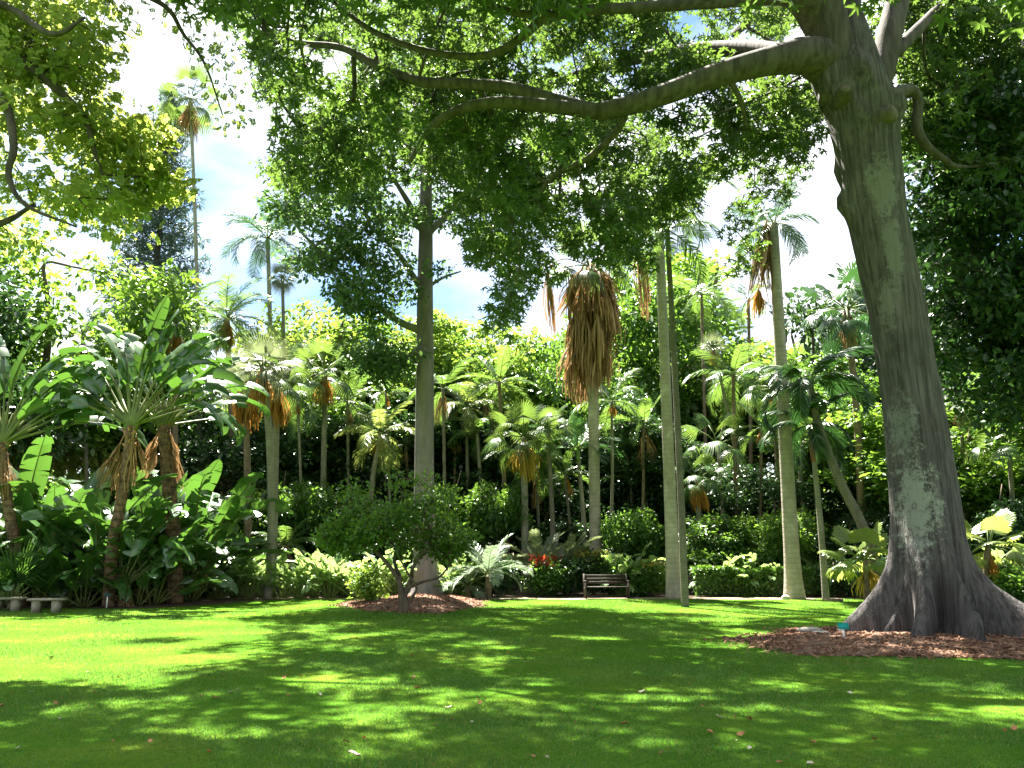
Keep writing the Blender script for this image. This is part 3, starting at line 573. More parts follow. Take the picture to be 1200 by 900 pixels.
for a in (
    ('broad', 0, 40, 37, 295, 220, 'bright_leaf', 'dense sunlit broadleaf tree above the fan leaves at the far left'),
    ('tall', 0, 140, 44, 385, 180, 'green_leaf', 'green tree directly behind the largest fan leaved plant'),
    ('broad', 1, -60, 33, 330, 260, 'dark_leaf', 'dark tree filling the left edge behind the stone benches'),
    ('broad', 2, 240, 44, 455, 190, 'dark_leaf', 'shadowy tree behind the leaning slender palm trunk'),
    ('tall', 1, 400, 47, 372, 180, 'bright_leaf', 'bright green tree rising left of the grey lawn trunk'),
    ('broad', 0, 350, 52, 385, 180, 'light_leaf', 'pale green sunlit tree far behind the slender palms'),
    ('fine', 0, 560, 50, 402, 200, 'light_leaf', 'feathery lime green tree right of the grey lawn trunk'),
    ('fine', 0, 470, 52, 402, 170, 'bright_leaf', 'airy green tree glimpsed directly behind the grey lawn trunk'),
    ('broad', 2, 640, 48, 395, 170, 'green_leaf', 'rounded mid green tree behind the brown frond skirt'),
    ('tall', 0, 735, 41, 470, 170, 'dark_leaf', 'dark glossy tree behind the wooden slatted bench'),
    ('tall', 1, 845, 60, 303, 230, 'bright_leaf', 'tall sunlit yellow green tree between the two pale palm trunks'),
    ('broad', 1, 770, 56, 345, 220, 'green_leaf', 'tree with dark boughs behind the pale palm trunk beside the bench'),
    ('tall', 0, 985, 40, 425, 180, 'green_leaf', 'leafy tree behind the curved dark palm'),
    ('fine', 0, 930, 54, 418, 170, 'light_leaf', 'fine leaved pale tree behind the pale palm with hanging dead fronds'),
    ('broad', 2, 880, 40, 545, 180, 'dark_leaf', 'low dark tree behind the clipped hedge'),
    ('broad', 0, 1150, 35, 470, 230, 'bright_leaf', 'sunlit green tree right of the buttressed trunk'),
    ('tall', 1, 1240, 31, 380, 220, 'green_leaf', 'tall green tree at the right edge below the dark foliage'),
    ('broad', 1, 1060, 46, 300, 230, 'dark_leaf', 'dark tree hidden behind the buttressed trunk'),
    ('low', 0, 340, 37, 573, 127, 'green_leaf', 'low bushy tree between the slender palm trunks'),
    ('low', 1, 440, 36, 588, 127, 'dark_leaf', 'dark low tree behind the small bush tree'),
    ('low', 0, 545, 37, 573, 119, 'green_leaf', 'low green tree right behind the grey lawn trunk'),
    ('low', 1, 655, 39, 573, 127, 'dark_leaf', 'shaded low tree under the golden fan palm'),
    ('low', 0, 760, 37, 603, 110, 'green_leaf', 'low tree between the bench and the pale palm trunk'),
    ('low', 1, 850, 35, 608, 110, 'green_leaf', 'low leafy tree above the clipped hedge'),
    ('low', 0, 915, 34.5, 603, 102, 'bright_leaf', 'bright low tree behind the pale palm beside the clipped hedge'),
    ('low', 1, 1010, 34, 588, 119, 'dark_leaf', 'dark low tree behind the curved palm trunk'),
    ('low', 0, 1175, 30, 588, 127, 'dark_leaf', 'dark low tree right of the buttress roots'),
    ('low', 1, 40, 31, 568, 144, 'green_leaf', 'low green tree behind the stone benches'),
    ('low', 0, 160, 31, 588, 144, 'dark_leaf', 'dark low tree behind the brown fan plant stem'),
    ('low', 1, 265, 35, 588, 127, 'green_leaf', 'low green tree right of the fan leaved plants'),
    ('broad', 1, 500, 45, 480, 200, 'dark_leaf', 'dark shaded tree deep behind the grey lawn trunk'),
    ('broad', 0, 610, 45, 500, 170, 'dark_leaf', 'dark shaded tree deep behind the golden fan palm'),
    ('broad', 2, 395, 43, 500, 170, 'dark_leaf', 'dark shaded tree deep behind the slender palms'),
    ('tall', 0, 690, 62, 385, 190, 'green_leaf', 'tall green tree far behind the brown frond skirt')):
    bgtree(*a)
def forest():
    rng = np.random.default_rng(77); n = 1500
    P = np.stack([(rng.random(n)*2-1)*75, 60+rng.random(n)*14, rng.random(n)**1.1*8.5], 1)
    g = Geo().add(*leaves(P, 36, 1.5, .6, LEAF, .8, rng=rng)); struct('distant_wood', g.mesh('distant_wood', M['dark_leaf']), 'stuff')
forest()

# ------------------------------------------------------------------ conifer far left
def conifer():
    rng = np.random.default_rng(31); Y = 56.; top = at(196, 108, Y)[2]; b = np.array([at(196, 180, Y)[0], Y, 0])
    t = thing('pine_tree', 'tall dark blue green conifer behind the thin fan palm', 'tree', b)
    C = []; br = Geo().add(*tube([[0, 0, -.2], [0, 0, top*.5], [0, 0, top]], [.5, .3, .03], 10))
    for z in np.arange(9, top, .95):
        f = (top-z)/(top-9); L0 = .4+4.6*f**.75
        for k in range(6):
            a = k/6*2*PI+z*1.7+rng.normal()*.2; Lb = L0*(.75+.4*rng.random()); d = np.array([math.cos(a), math.sin(a), 0])
            P = np.array([[0, 0, z], *(d*Lb*q+[0, 0, z-.12*Lb*q+.3*Lb*q*q] for q in (.5, 1))]); br.add(*tube(P, [.06, .04, .015], 5))
            m = max(2, int(Lb*3)); C += [P[0]*(1-q)+P[2]*q-[0, 0, .1] for q in np.linspace(.3, 1, m)]
    link('trunk', br.mesh('trunk', M['bark_dark'], True), t)
    link('crown', Geo().add(*leaves(np.array(C), 26, .34, .34, NARROW, .5, .1, rng=rng)).mesh('crown', M['pine_leaf_hazed']), t)
conifer()

# ================================================================== PALM PIECES
def feather(L0, n, ll, droop, seed, w=.045, hang=.35, fwd=.55, vee=.25, m=('frond', 'stalk'), bare=.14, curl=1.4):
    rng = np.random.default_rng(seed); k = 14; t = np.linspace(0, 1, k); th = -droop*t**curl; dx = np.cos(th); dz = np.sin(th)
    P = np.stack([np.concatenate([[0], np.cumsum((dx[1:]+dx[:-1])/2)])*L0/(k-1), np.zeros(k), np.concatenate([[0], np.cumsum((dz[1:]+dz[:-1])/2)])*L0/(k-1)], 1)
    g = Geo(); g.add(*tube(P, np.linspace(.035, .008, k)*max(.6, L0/3), 5), 1)
    V, Q = [], []; c = 0
    for i in range(n):
        s = bare+(1-bare)*(i+.5)/n; p = np.array([np.interp(s, t, P[:, j]) for j in range(3)]); a = np.interp(s, t, th); T = np.array([math.cos(a), 0, math.sin(a)]); Nn = np.array([-math.sin(a), 0, math.cos(a)])
        l = ll*(.45+.75*math.sin(PI*min(1, .12+.8*((s-bare)/(1-bare)))))*(1-.35*max(0, s-.85)/.15)
        for sd in (-1, 1):
            d = nrm(np.array([0, sd, 0])+T*(fwd+.5*s)+Nn*(vee+rng.normal()*.12)); ww = w*(.8+.4*rng.random())
            wv = nrm(T*.8+Nn*.35*sd*rng.normal()*.6); hg = hang*(.7+.6*rng.random())
            p1 = p+d*l*.5-np.array([0, 0, hg*l*.18]); p2 = p+d*l*.88-np.array([0, 0, hg*l*.75])
            V += [p-wv*ww*.5, p+wv*ww*.5, p1+wv*ww*.6, p1-wv*ww*.6, p2+wv*ww*.12, p2-wv*ww*.12]; Q += [[c, c+1, c+2, c+3], [c+3, c+2, c+4, c+5]]; c += 6
    g.add(V, Q, 0); return g.mesh('frond', [M[m[0]], M[m[1]]])
def fanleaf(Lp, Rf, n, spread, seed, droop=.5, fold=.12, split=.4, m=('fan', 'stalk'), narrow=.3):
    rng = np.random.default_rng(seed); g = Geo(); P = np.array([[0, 0, 0], [Lp*.5, 0, .06*Lp], [Lp, 0, 0]]); g.add(*tube(P, [.035, .022, .015], 5), 1); V, Q = [], []; c = 0
    da = 2*spread/n
    for i in range(n):
        a = -spread+(i+.5)*da; l = Rf*(.75+.25*math.cos(a*.6))*(.92+.16*rng.random())
        def pt(ang, r, z): return np.array([Lp+r*math.cos(ang), r*math.sin(ang), z])
        dz = lambda r: -droop*(r/Rf)**2.2*Rf - .12*Rf*abs(math.sin(a))*(r/Rf)
        r1, r2 = l*split, l*(.5+.5*split); tw = narrow*da
        V += [pt(a, .02*Rf, 0), pt(a-da*.5, r1, dz(r1)-fold*Rf*.05), pt(a, r1, dz(r1)+fold*Rf*.35*da*2), pt(a+da*.5, r1, dz(r1)-fold*Rf*.05), pt(a-tw, r2, dz(r2)), pt(a+tw, r2, dz(r2)), pt(a+rng.normal()*.03, l, dz(l)*(1+.3*rng.random()))]
        Q += [[c, c+1, c+2, c+2], [c, c+2, c+3, c+3], [c+1, c+4, c+5, c+2], [c+2, c+5, c+3, c+3], [c+4, c+6, c+5, c+5]]; c += 7
    g.add(V, Q, 0); return g.mesh('frond', [M[m[0]], M[m[1]]])
def deadfrond(L0, n, wid, seed, m='dead', stalk=.35):
    rng = np.random.default_rng(seed); g = Geo(); g.add(*tube([[0, 0, 0], [L0*stalk*.5, 0, .03], [L0*stalk, 0, 0]], [.035, .025, .015], 5)); V, Q = [], []; c = 0
    for i in range(n):
        s0 = L0*stalk*(.4+.7*rng.random()); y = rng.normal()*wid*.22; z = rng.normal()*wid*.16; e = L0*(.7+.35*rng.random()); k = 4; ww = .025+.03*rng.random(); ph = rng.random()*6
        for j in range(k):
            t = j/(k-1); x = s0+(e-s0)*t; q = math.sin(t*PI*.7); yy = y*(q*1.4+.2)+.03*math.sin(ph+5*t); zz = z*(q*1.4+.2)+.03*math.cos(ph+4*t); w2 = ww*(1-.8*t)+.004; b = ph+t*1.2
            V += [[x, yy-w2*math.cos(b), zz-w2*math.sin(b)], [x, yy+w2*math.cos(b), zz+w2*math.sin(b)]]
            if j: Q.append([c+2*j-2, c+2*j-1, c+2*j+1, c+2*j])
        c += 2*k
    g.add(V, Q); return g.mesh('dead_frond', M[m])
def paddle(Lp, L0, wd, arch, seed, tear=.5, m=('banana', 'petiole'), arch0=.15, fold=.35):
    """long stalk and an oblong banana-like blade, torn across"""
    rng = np.random.default_rng(seed); k = 10; n = 26; T = Lp+L0; t = np.linspace(0, 1, 40); th = np.where(t < Lp/T, -arch0*t, -arch0*t-arch*((t-Lp/T)/(1-Lp/T)).clip(0)**1.3)
    P = np.stack([np.concatenate([[0], np.cumsum(np.cos(th[1:]))])*T/39, np.zeros(40), np.concatenate([[0], np.cumsum(np.sin(th[1:]))])*T/39], 1)
    g = Geo(); pr = np.interp(t, [0, .1, Lp/T, 1], [.06, .045, .03, .006]); g.add(*tube(P[::3], pr[::3]*max(.5, T/4), 6), 1)
    at_ = lambda s, j: np.interp(s, t, P[:, j]); V, Q = [], []; c = 0
    for sd in (-1, 1):
        ang = fold; i = 0
        while i < n:
            run = int(rng.integers(1, 6)) if rng.random() < tear else 6
            da = rng.normal()*.38; drag = rng.normal()*.05
            for q in range(run+1):
                if i+q > n: break
                u = (i+q)/n; s = (Lp+L0*u)/T; a = np.interp(s, t, th); Tn = np.array([math.cos(a), 0, math.sin(a)]); Nn = np.array([-math.sin(a), 0, math.cos(a)])
                p = np.array([at_(s, j) for j in range(3)]); w = wd*.5*(min(1, (u/.12))**.6)*(1-max(0, (u-.6)/.4)**2.2)**.5+.004
                b = ang+da+.05*math.sin(9*u+seed); gap = .012*L0*(1 if q == run else 0)
                e1 = p+sd*np.array([0, 1, 0])*w*.55*math.cos(b)+Nn*w*.55*math.sin(b)+Tn*(.06*w+drag*.5)
                e2 = p+sd*np.array([0, 1, 0])*w*(.55*math.cos(b)+.45*math.cos(b-.55))+Nn*w*(.55*math.sin(b)+.45*math.sin(b-.55))+Tn*(.16*w+drag-gap)
                V += [p, e1, e2]
                if q: Q += [[c-3, c, c+1, c-2], [c-2, c+1, c+2, c-1]]
                c += 3
            i += run
    g.add(V, Q, 0); return g.mesh('leaf', [M[m[0]], M[m[1]]], True)
FE = {'royal': [feather(3.4, 46, .75, d, i) for i, d in enumerate((1.0, 1.5, 2.0))],
      'soft': [feather(2.6, 38, .62, d, 10+i, hang=.7) for i, d in enumerate((.9, 1.4, 1.9))],
      'upright': [feather(2.2, 34, .5, d, 20+i, hang=.3, vee=.5) for i, d in enumerate((.4, .8, 1.2))],
      'dark': [feather(2.9, 64, .5, d, 30+i, w=.06, hang=.9, m=('frond_dark', 'stalk'), curl=1.1, vee=.1) for i, d in enumerate((1.5, 2.2, 2.7))],
      'silver': [feather(1.7, 40, .38, d, 40+i, hang=.2, m=('frond_silver', 'stalk')) for i, d in enumerate((.8, 1.3, 1.7))],
      'cycad': [feather(1.5, 40, .26, d, 50+i, w=.03, hang=.2) for i, d in enumerate((.6, 1.0, 1.4))],
      'fan': [fanleaf(1.1, .95, 26, 1.9, i, d) for i, d in enumerate((.25, .5, .8))],
      'spiky': [fanleaf(.5, 1.15, 22, 1.3, 5+i, d, narrow=.12, split=.25, m=('fan_grey', 'stalk')) for i, d in enumerate((.1, .3, .55))],
      'fuzz': [fanleaf(.25, .55, 24, 1.6, 8+i, d, narrow=.08, split=.12, m=('fan_grey', 'stalk')) for i, d in enumerate((.05, .15, .3))],
      'licuala': [fanleaf(.9, .8, 20, 1.75, 11+i, d, split=.85, m=('licuala', 'stalk'), narrow=.45, fold=.25) for i, d in enumerate((.15, .3, .5))]}
DF = [deadfrond(2.6, 34, .7, i) for i in range(3)]
DFO = [deadfrond(1.5, 24, .5, 5+i, 'dead_orange') for i in range(2)]
DFG = [deadfrond(1.3, 30, .7, 8+i, 'golden') for i in range(2)]
DFL = [deadfrond(3.0, 30, .38, 12+i, 'dead', .15) for i in range(2)]
def crown(t, top, kind, n, sc, el0=1.35, el1=-.35, m=None, rng=R_, dirn=None, spread=1.0):
    ms = FE[kind]
    for i in range(n):
        u = (i+.5)/n; az = i*2.39996+rng.normal()*.15; el = el0+(el1-el0)*u**.85+rng.normal()*.08
        me = ms[min(len(ms)-1, int(u*len(ms)))]
        link('frond', me, t, rotm(az, el, rng.normal()*.25, top+np.array([.06*math.cos(az), .06*math.sin(az), .0]), sc*(.88+.24*rng.random())), m=m)
def dead(t, top, lst, n, sc, r=.12, el=-1.45, zr=0.0, rng=R_, azs=None, name='dead_frond'):
    for i in range(n):
        az = azs[i] if azs is not None else i*2.39996+rng.normal()*.2
        p = top+np.array([r*math.cos(az), r*math.sin(az), -zr*rng.random()])
        link(name, lst[i % len(lst)], t, rotm(az, el+rng.normal()*.06, rng.random()*6, p, sc*(.8+.4*rng.random())))
def palm(name, label, pxb, Y, pts, r, bark, kind, n, sc, el0=1.35, el1=-.35, m=None, shaft=None, deadl=None, group='palms in the garden', flare=0, thick=None):
    """pts: photo pixels of the trunk from the base upwards (last one is the crown)"""
    rng = np.random.default_rng(int(pxb*7+Y*13)); b = base(pxb, Y); P = [b+[0, 0, -.05]]+[at(x, y, Y) for x, y in pts]; P = spline(np.array(P)-b, 8*len(pts)+4)
    t = thing(name, label, 'palm', b, group); u = np.linspace(0, 1, len(P)); rr = r[0]+(r[1]-r[0])*u
    if flare: rr = rr*(1+flare*np.exp(-(u/.07)))
    Pd = spline(P, len(P)*2); rr = np.interp(np.linspace(0, 1, len(Pd)), u, rr)
    link('trunk', Geo().add(*tube(Pd, rr, 16)).mesh('trunk', M[bark], True), t)
    top = P[-1]
    if shaft:
        d = nrm(P[-1]-P[-3]); l = shaft[1]; rs = r[1]
        link('crownshaft', Geo().add(*tube(np.array([top-d*.05, top+d*l*.15, top+d*l*.6, top+d*l]), [rs*1.05, rs*1.35, rs*1.1, rs*.6], 12)).mesh('crownshaft', M[shaft[0]], True), t); top = top+d*l*.92
    crown(t, top, kind, n, sc, el0, el1, [M[m], M['stalk']] if m else None, rng)
    if deadl: dead(t, top-[0, 0, .1], deadl[0], deadl[1], deadl[2], max(r[1], .08), rng=rng, zr=deadl[3] if len(deadl) > 3 else .2)
    return t, top

# tall pale palms on the lawn edge
t, tp = palm('royal_palm', 'tall bare pale palm trunk right of the wooden bench, its crown hidden in foliage', 790, 30.5, [(786, 600), (780, 450), (772, 262)], (.27, .18), 'palm_pale', 'royal', 14, 1.0, shaft=('shaft_green', 1.3), flare=.3)
t, tp = palm('slender_palm', 'thin dark grey trunk standing just right of the pale trunk near the bench', 803, 25.9, [(797, 560), (790, 420), (782, 270)], (.125, .085), 'palm_dark', 'soft', 9, .9)
t, tp = palm('royal_palm', 'tall pale palm with swollen base and dead fronds hanging under its crown', 931, 30.5, [(925, 600), (915, 420), (906, 262)], (.31, .19), 'palm_pale', 'soft', 14, .78, el0=1.3, el1=-.6, m='frond_dark', flare=.35)
dead(t, tp+[0, 0, .1], DFL, 3, 1.15, .3, azs=[PI, 2.9, 3.5], rng=np.random.default_rng(3)); dead(t, tp+[-.75, -.2, -2.7], DFO, 2, 1.1, .05, azs=[3.4, 2.6], rng=np.random.default_rng(4))
# skirted fan palm
t, tp = palm('fan_palm', 'fan palm wearing a huge brown skirt of dead fronds high above the bench', 699, 36.0, [(697, 600), (695, 450), (692, 312)], (.27, .22), 'palm_pale', 'fan', 16, 1.15, el1=-.6)
rg = np.random.default_rng(44)
for i in range(54):
    az = i*2.39996; z = -rg.random()**.9*3.5; rr = .25+.78*rg.random()**.8
    link('dead_frond', DF[i % 3], t, rotm(az, -1.55+.07*rg.normal(), rg.random()*6, tp+np.array([rr*math.cos(az), rr*math.sin(az), z+.1]), .95+.4*rg.random()))
dead(t, tp+[0, 0, .2], DF, 8, 1.0, .3, el=-1.2, rng=rg)
for (dx, dz, s) in ((2.2, 1.2, 1.3), (-2.1, -.2, 1.1), (2.45, .8, .9)):
    link('dead_frond', DFL[0], t, rotm(.3, -1.5, 1., tp+np.array([dx, -.3, dz]), s))
    link('dead_stalk', Geo().add(*tube(spline(np.array([tp, tp+np.array([dx*.6, -.2, dz+.5]), tp+np.array([dx, -.3, dz])]), 8), .03, 5)).mesh('dead_stalk', M['dead']), t)
palm('fan_palm', 'very tall thin fan palm standing alone against the sky at upper left', 236, 42., [(233, 500), (230, 300), (223, 114)], (.14, .085), 'palm_grey', 'fan', 15, 1.05, el0=1.4, el1=-1.0, deadl=(DF, 5, .8, .3))
palm('feather_palm', 'feather palm with dark arching fronds below the conifer, left of the foliage spray', 322, 46., [(320, 500), (314, 292)], (.16, .12), 'palm_grey', 'royal', 16, .95, el0=1.4, el1=-.3, m='frond_dark', shaft=('shaft_green', .8))
palm('spiky_palm', 'thin dark stem topped by a grey spiky ball beside the dark arching feather palm', 336, 44., [(334, 480), (331, 325)], (.11, .09), 'palm_dark', 'spiky', 24, .75, el0=1.5, el1=-1.2)
palm('slender_palm', 'slender pale trunk curving up from the ginger border with a grey fan crown', 314, 31., [(318, 620), (316, 520), (308, 430)], (.17, .12), 'palm_grey', 'spiky', 22, .95, el0=1.5, el1=-.8, deadl=(DFO, 6, .9))
palm('slender_palm', 'second trunk touching the slender pale one with orange dead fronds at its crown', 319, 33., [(321, 600), (325, 445)], (.19, .13), 'palm_grey', 'fan', 14, .85, el1=-.7, deadl=(DFO, 9, 1.1))
palm('fan_palm', 'sunlit fan palm between the slender pale trunk and the grey lawn tree', 376, 38.5, [(379, 560), (381, 436)], (.15, .12), 'palm_grey', 'fan', 16, .95, el1=-.7, deadl=(DFO, 5, .9))
palm('feather_palm', 'small feather palm with yellow flower cluster left of the grey lawn trunk', 430, 38., [(436, 570), (446, 508)], (.14, .1), 'palm_grey', 'soft', 12, .85, m='licuala', el1=-.6, deadl=(DFG, 5, .5))
palm('fan_palm', 'fan palm with a golden skirt of dying fronds in the middle of the backdrop', 615, 36., [(615, 600), (614, 512)], (.17, .14), 'palm_grey', 'fan', 18, .95, el1=-.7, deadl=(DFG, 14, 1.0, .5))
palm('feather_palm', 'slender feather palm just left of the skirted trunk', 688, 37., [(685, 620), (678, 540)], (.12, .09), 'palm_grey', 'upright', 11, 1.05, el1=.0, m='frond_dark', shaft=('shaft_green', .6))
t, tp = palm('curved_palm', 'dark palm with a long curved leaning trunk and drooping black green fronds', 1034, 29., [(1014, 625), (985, 565), (960, 500), (949, 450)], (.2, .12), 'palm_dark', 'dark', 10, 1.0, el0=1.25, el1=.3)
crown(t, tp-[0, 0, .25], 'dark', 4, .4, -.2, -1.1, rng=np.random.default_rng(2))
palm('slender_palm', 'thin straight palm with a reddish crownshaft between the pale palm and curved trunk', 968, 29.6, [(962, 620), (954, 540)], (.13, .09), 'palm_grey', 'dark', 9, .75, el0=1.3, el1=.1, shaft=('shaft_red', 1.4))
palm('lollipop_palm', 'thin curved stem carrying a fuzzy pale ball crown right of the pale trunks', 872, 38., [(866, 560), (850, 470), (835, 405)], (.1, .07), 'palm_grey', 'fuzz', 26, 1.0, el0=1.5, el1=-.9, deadl=(DFO, 4, .5))
palm('fan_palm', 'dark spiky fan palm peeking out left of the buttressed trunk', 1012, 34., [(1005, 500), (992, 362)], (.16, .13), 'palm_brown', 'fan', 17, 1.15, m='frond_dark', el1=-.9, deadl=(DF, 6, .6))
palm('fan_palm', 'small fan palm with an orange skirt right of the pale trunk beside the bench', 820, 36., [(819, 620), (818, 560)], (.13, .1), 'palm_grey', 'fan', 13, .7, el1=-.6, deadl=(DFO, 8, .8))
palm('licuala_palm', 'low palm with broad pale yellow green leaves left of the buttress roots', 1016, 28., [(1015, 672), (1014, 655)], (.1, .09), 'palm_brown', 'licuala', 15, .85, el0=1.3, el1=-.35, deadl=(DFG, 2, .7))
palm('licuala_palm', 'low palm with broad pale leaves right of the buttress roots', 1156, 25., [(1156, 670), (1158, 640)], (.1, .09), 'palm_brown', 'licuala', 14, .72, el0=1.3, el1=-.5, deadl=(DFO, 3, .5))
palm('feather_palm', 'large feather palm with bright drooping fronds above the fan leaved plants', 275, 42., [(272, 520), (266, 372)], (.18, .14), 'palm_brown', 'royal', 17, .95, el1=-.5, deadl=(DFO, 6, 1.1))
palm('feather_palm', 'feather palm half hidden behind the topmost leaves of the largest fan plant', 205, 38., [(205, 520), (205, 378)], (.17, .13), 'palm_brown', 'soft', 15, 1.1, el1=-.4, deadl=(DFO, 4, .9))
palm('spiky_palm', 'grey spiky headed palm right of the large feather palm', 292, 34., [(290, 560), (287, 445)], (.16, .12), 'palm_brown', 'spiky', 22, .95, el0=1.5, el1=-.7, deadl=(DFO, 9, 1.2))
palm('feather_palm', 'short palm with arching fronds and brown base beside the ginger border', 337, 33.8, [(336, 655), (335, 640)], (.22, .18), 'palm_brown', 'soft', 16, .6, el0=1.4, el1=-.3, deadl=(DFO, 4, .8))
palm('feather_palm', 'slim feather palm with pale fronds right of the grey lawn trunk', 549, 40., [(548, 560), (546, 478)], (.1, .08), 'palm_grey', 'soft', 11, .85, el1=-.3, m='licuala')
for (px, Y, yt, kd, lab) in ((536, 41, 500, 'soft', 'leftmost thin pole palm right of the grey lawn trunk'), (562, 39, 505, 'soft', 'thin pole palm left of the golden skirted fan palm'), (572, 42, 470, 'fan', 'tall thin fan palm behind the pole palms'), (630, 38, 540, 'soft', 'thin stemmed palm leaning right of the golden skirted fan palm'),
        (665, 37, 555, 'upright', 'short feather palm left of the skirted palm trunk'), (845, 36.5, 520, 'fan', 'thin trunked fan palm left of the fuzzy ball palm stem'), (895, 37, 500, 'upright', 'upright palm close left of the pale palm with the swollen base'), (940, 36, 520, 'soft', 'small feather palm behind the swollen pale trunk'),
        (410, 40, 470, 'soft', 'shaded feather palm left of the yellow flowered palm'), (478, 41, 520, 'soft', 'thin pale stem just left of the grey lawn trunk'), (1128, 33, 470, 'soft', 'feather palm glimpsed right of the buttressed trunk'), (1185, 30, 520, 'fan', 'fan palm at the right edge under the dark evergreen'), (742, 40, 560, 'soft', 'shaded thin palm behind the bench'), (880, 46, 350, 'royal', 'feather palm with wide fronds left of the swollen pale trunk'), (825, 46, 345, 'royal', 'feather palm with wide fronds above the fuzzy ball palm'), (955, 44, 385, 'soft', 'feather palm behind the curved palm crown'),
        (100, 36, 395, 'soft', 'pale stemmed palm behind the leaves at left'), (522, 37, 455, 'soft', 'slim palm rising close right of the grey lawn trunk'), (588, 38, 448, 'upright', 'upright slim palm left of the golden skirted palm crown'), (645, 36, 500, 'fan', 'thin fan palm midway between golden and brown skirts'), (720, 37, 470, 'soft', 'thin palm just right of the skirted palm trunk'), (757, 38, 500, 'upright', 'slim upright palm left of the bare pale trunk'),
        (862, 37, 440, 'soft', 'thin palm crossing the fuzzy ball palm stem'), (908, 38, 455, 'fan', 'slim fan palm left of the swollen pale trunk foot'), (455, 39, 460, 'upright', 'slim upright palm left of the grey lawn trunk'), (352, 38, 470, 'soft', 'thin palm left of the sunlit fan palm')):
    q_ = random.random(); w_ = random.uniform(-14, 14)
    palm('backdrop_palm', lab, px+w_, Y, [(px+w_*.35, (690+yt)/2), (px-3, yt)], (.075+.05*q_, .055+.035*q_), random.choice(('palm_grey', 'palm_dark', 'palm_brown')), kd, random.randint(7, 13), random.uniform(.65, 1.05), el1=-.4, m={'fan': 'fan', 'soft': 'frond'}.get(kd), group='thin palms in the backdrop', deadl=(DFO if q_ < .2 else DF, random.randint(1, 3), random.uniform(.35, .7)) if q_ < .55 else None)

# ================================================================== FAN-LEAVED PLANTS (travellers) AND BANANAS
PD = [paddle(1.5, 2.5, .66, a, i, .85) for i, a in enumerate((.3, .6, .9, 1.25, 1.6, 1.9))]
PB = [paddle(.75, 1.9, .37, a, 10+i, .6) for i, a in enumerate((.45, .8, 1.2, 1.6))]
GL = [paddle(.45, .75, .22, a, 20+i, .12, ('ginger', 'stalk')) for i, a in enumerate((.5, .9, 1.3))]
PDD = [deadfrond(2.4, 26, .55, 31+i, 'dead', .5) for i in range(2)]
def traveller(label, pxb, Y, pts, n, sc, rz, r=.17, spread=1.22):
    rng = np.random.default_rng(int(pxb*3+Y*17)); b = base(pxb, Y); P = spline(np.array([b+[0, 0, -.05]]+[at(x, y, Y) for x, y in pts])-b, 16)
    t = thing('travellers_palm', label, 'plant', b, 'fan leaved plants at the left')
    link('trunk', Geo().add(*tube(P, np.linspace(r*1.15, r*.85, 16)*(1+.025*rng.normal(size=16)), 12)).mesh('trunk', M['trav_bark'], True), t); top = P[-1]
    # sheathed fan base
    g = Geo(); c, s = math.cos(rz), math.sin(rz)
    for i in range(9):
        a = (i/8-.5)*1.7; d = np.array([math.sin(a)*c, math.sin(a)*s, math.cos(a)]); g.add(*tube(np.array([top-[0, 0, .35]+d*.05, top+d*.35*sc, top+d*1.0*sc]), [.10*sc, .06*sc, .03*sc], 7))
    link('leaf_sheaths', g.mesh('leaf_sheaths', M['petiole'], True), t)
    for i in range(n):
        a = (i/(n-1)-.5)*2*spread+rng.normal()*.05           # angle from vertical inside the fan plane
        el = PI/2-abs(a); az = rz if a > 0 else rz+PI; az += rng.normal()*.22
        me = PD[min(5, int(abs(a)/spread*3.6+rng.random()*2.2))]
        link('leaf', me, t, rotm(az, el, rng.normal()*.5+(.5 if a > 0 else -.5), top+np.array([.12*math.sin(a)*c, .12*math.sin(a)*s, .05]), sc*(.85+.3*rng.random())))
    g = Geo()
    for i in range(14):
        az = i*2.4; d = np.array([math.cos(az)*.7, math.sin(az)*.7, .75-.12*i/3]); p = top-[0, 0, .12+.045*i]; g.add(*tube(np.array([p, p+d*.16*sc, p+d*(.3+.12*rng.random())*sc]), [.09*sc, .07*sc, .02*sc], 6))
    link('old_sheaths', g.mesh('old_sheaths', M['dead_sheath'], True), t)
    for i in range(6):
        az = rz+(PI if i % 2 else 0)+rng.normal()*.5; link('dead_leaf', PDD[i % 2], t, rotm(az, -1.3+rng.normal()*.12, rng.random()*6, top+np.array([.15*math.cos(az), .15*math.sin(az), -.1*i]), sc*(.45+.4*rng.random())))
    return t
traveller('largest fan leaved plant, its leaning brown trunk beside the small dark sign', 127, 25.6, [(132, 640), (145, 570), (154, 500)], 21, 1.0, -.1)
traveller('fan leaved plant cut by the left edge above the stone benches', 28, 26.2, [(18, 640), (6, 570), (2, 520)], 18, 1.05, .25)
traveller('fan leaved plant standing right behind the largest one', 205, 27.6, [(204, 640), (198, 570), (192, 500)], 18, .95, .3, .24)
traveller('low fan of leaves growing at the foot of the largest fan plant', 140, 26.0, [(142, 700), (143, 690)], 10, .72, -.2, .14, 1.0)
def banana(label, px, Y, n, sc, ms=PB, name='banana_plant', cat='plant', group='broad leaved plants in the left thicket', el=(1.45, .5)):
    rng = np.random.default_rng(int(px*5+Y*11)); t = thing(name, label, cat, base(px, Y), group, rng.random()*6)
    for i in range(n):
        az = i*2.39996; link('leaf', ms[i % len(ms)], t, rotm(az, el[0]+(el[1]-el[0])*((i+.5)/n)+rng.normal()*.1, rng.normal()*.3, (.12*math.cos(az), .12*math.sin(az), .02), sc*(.75+.5*rng.random())))
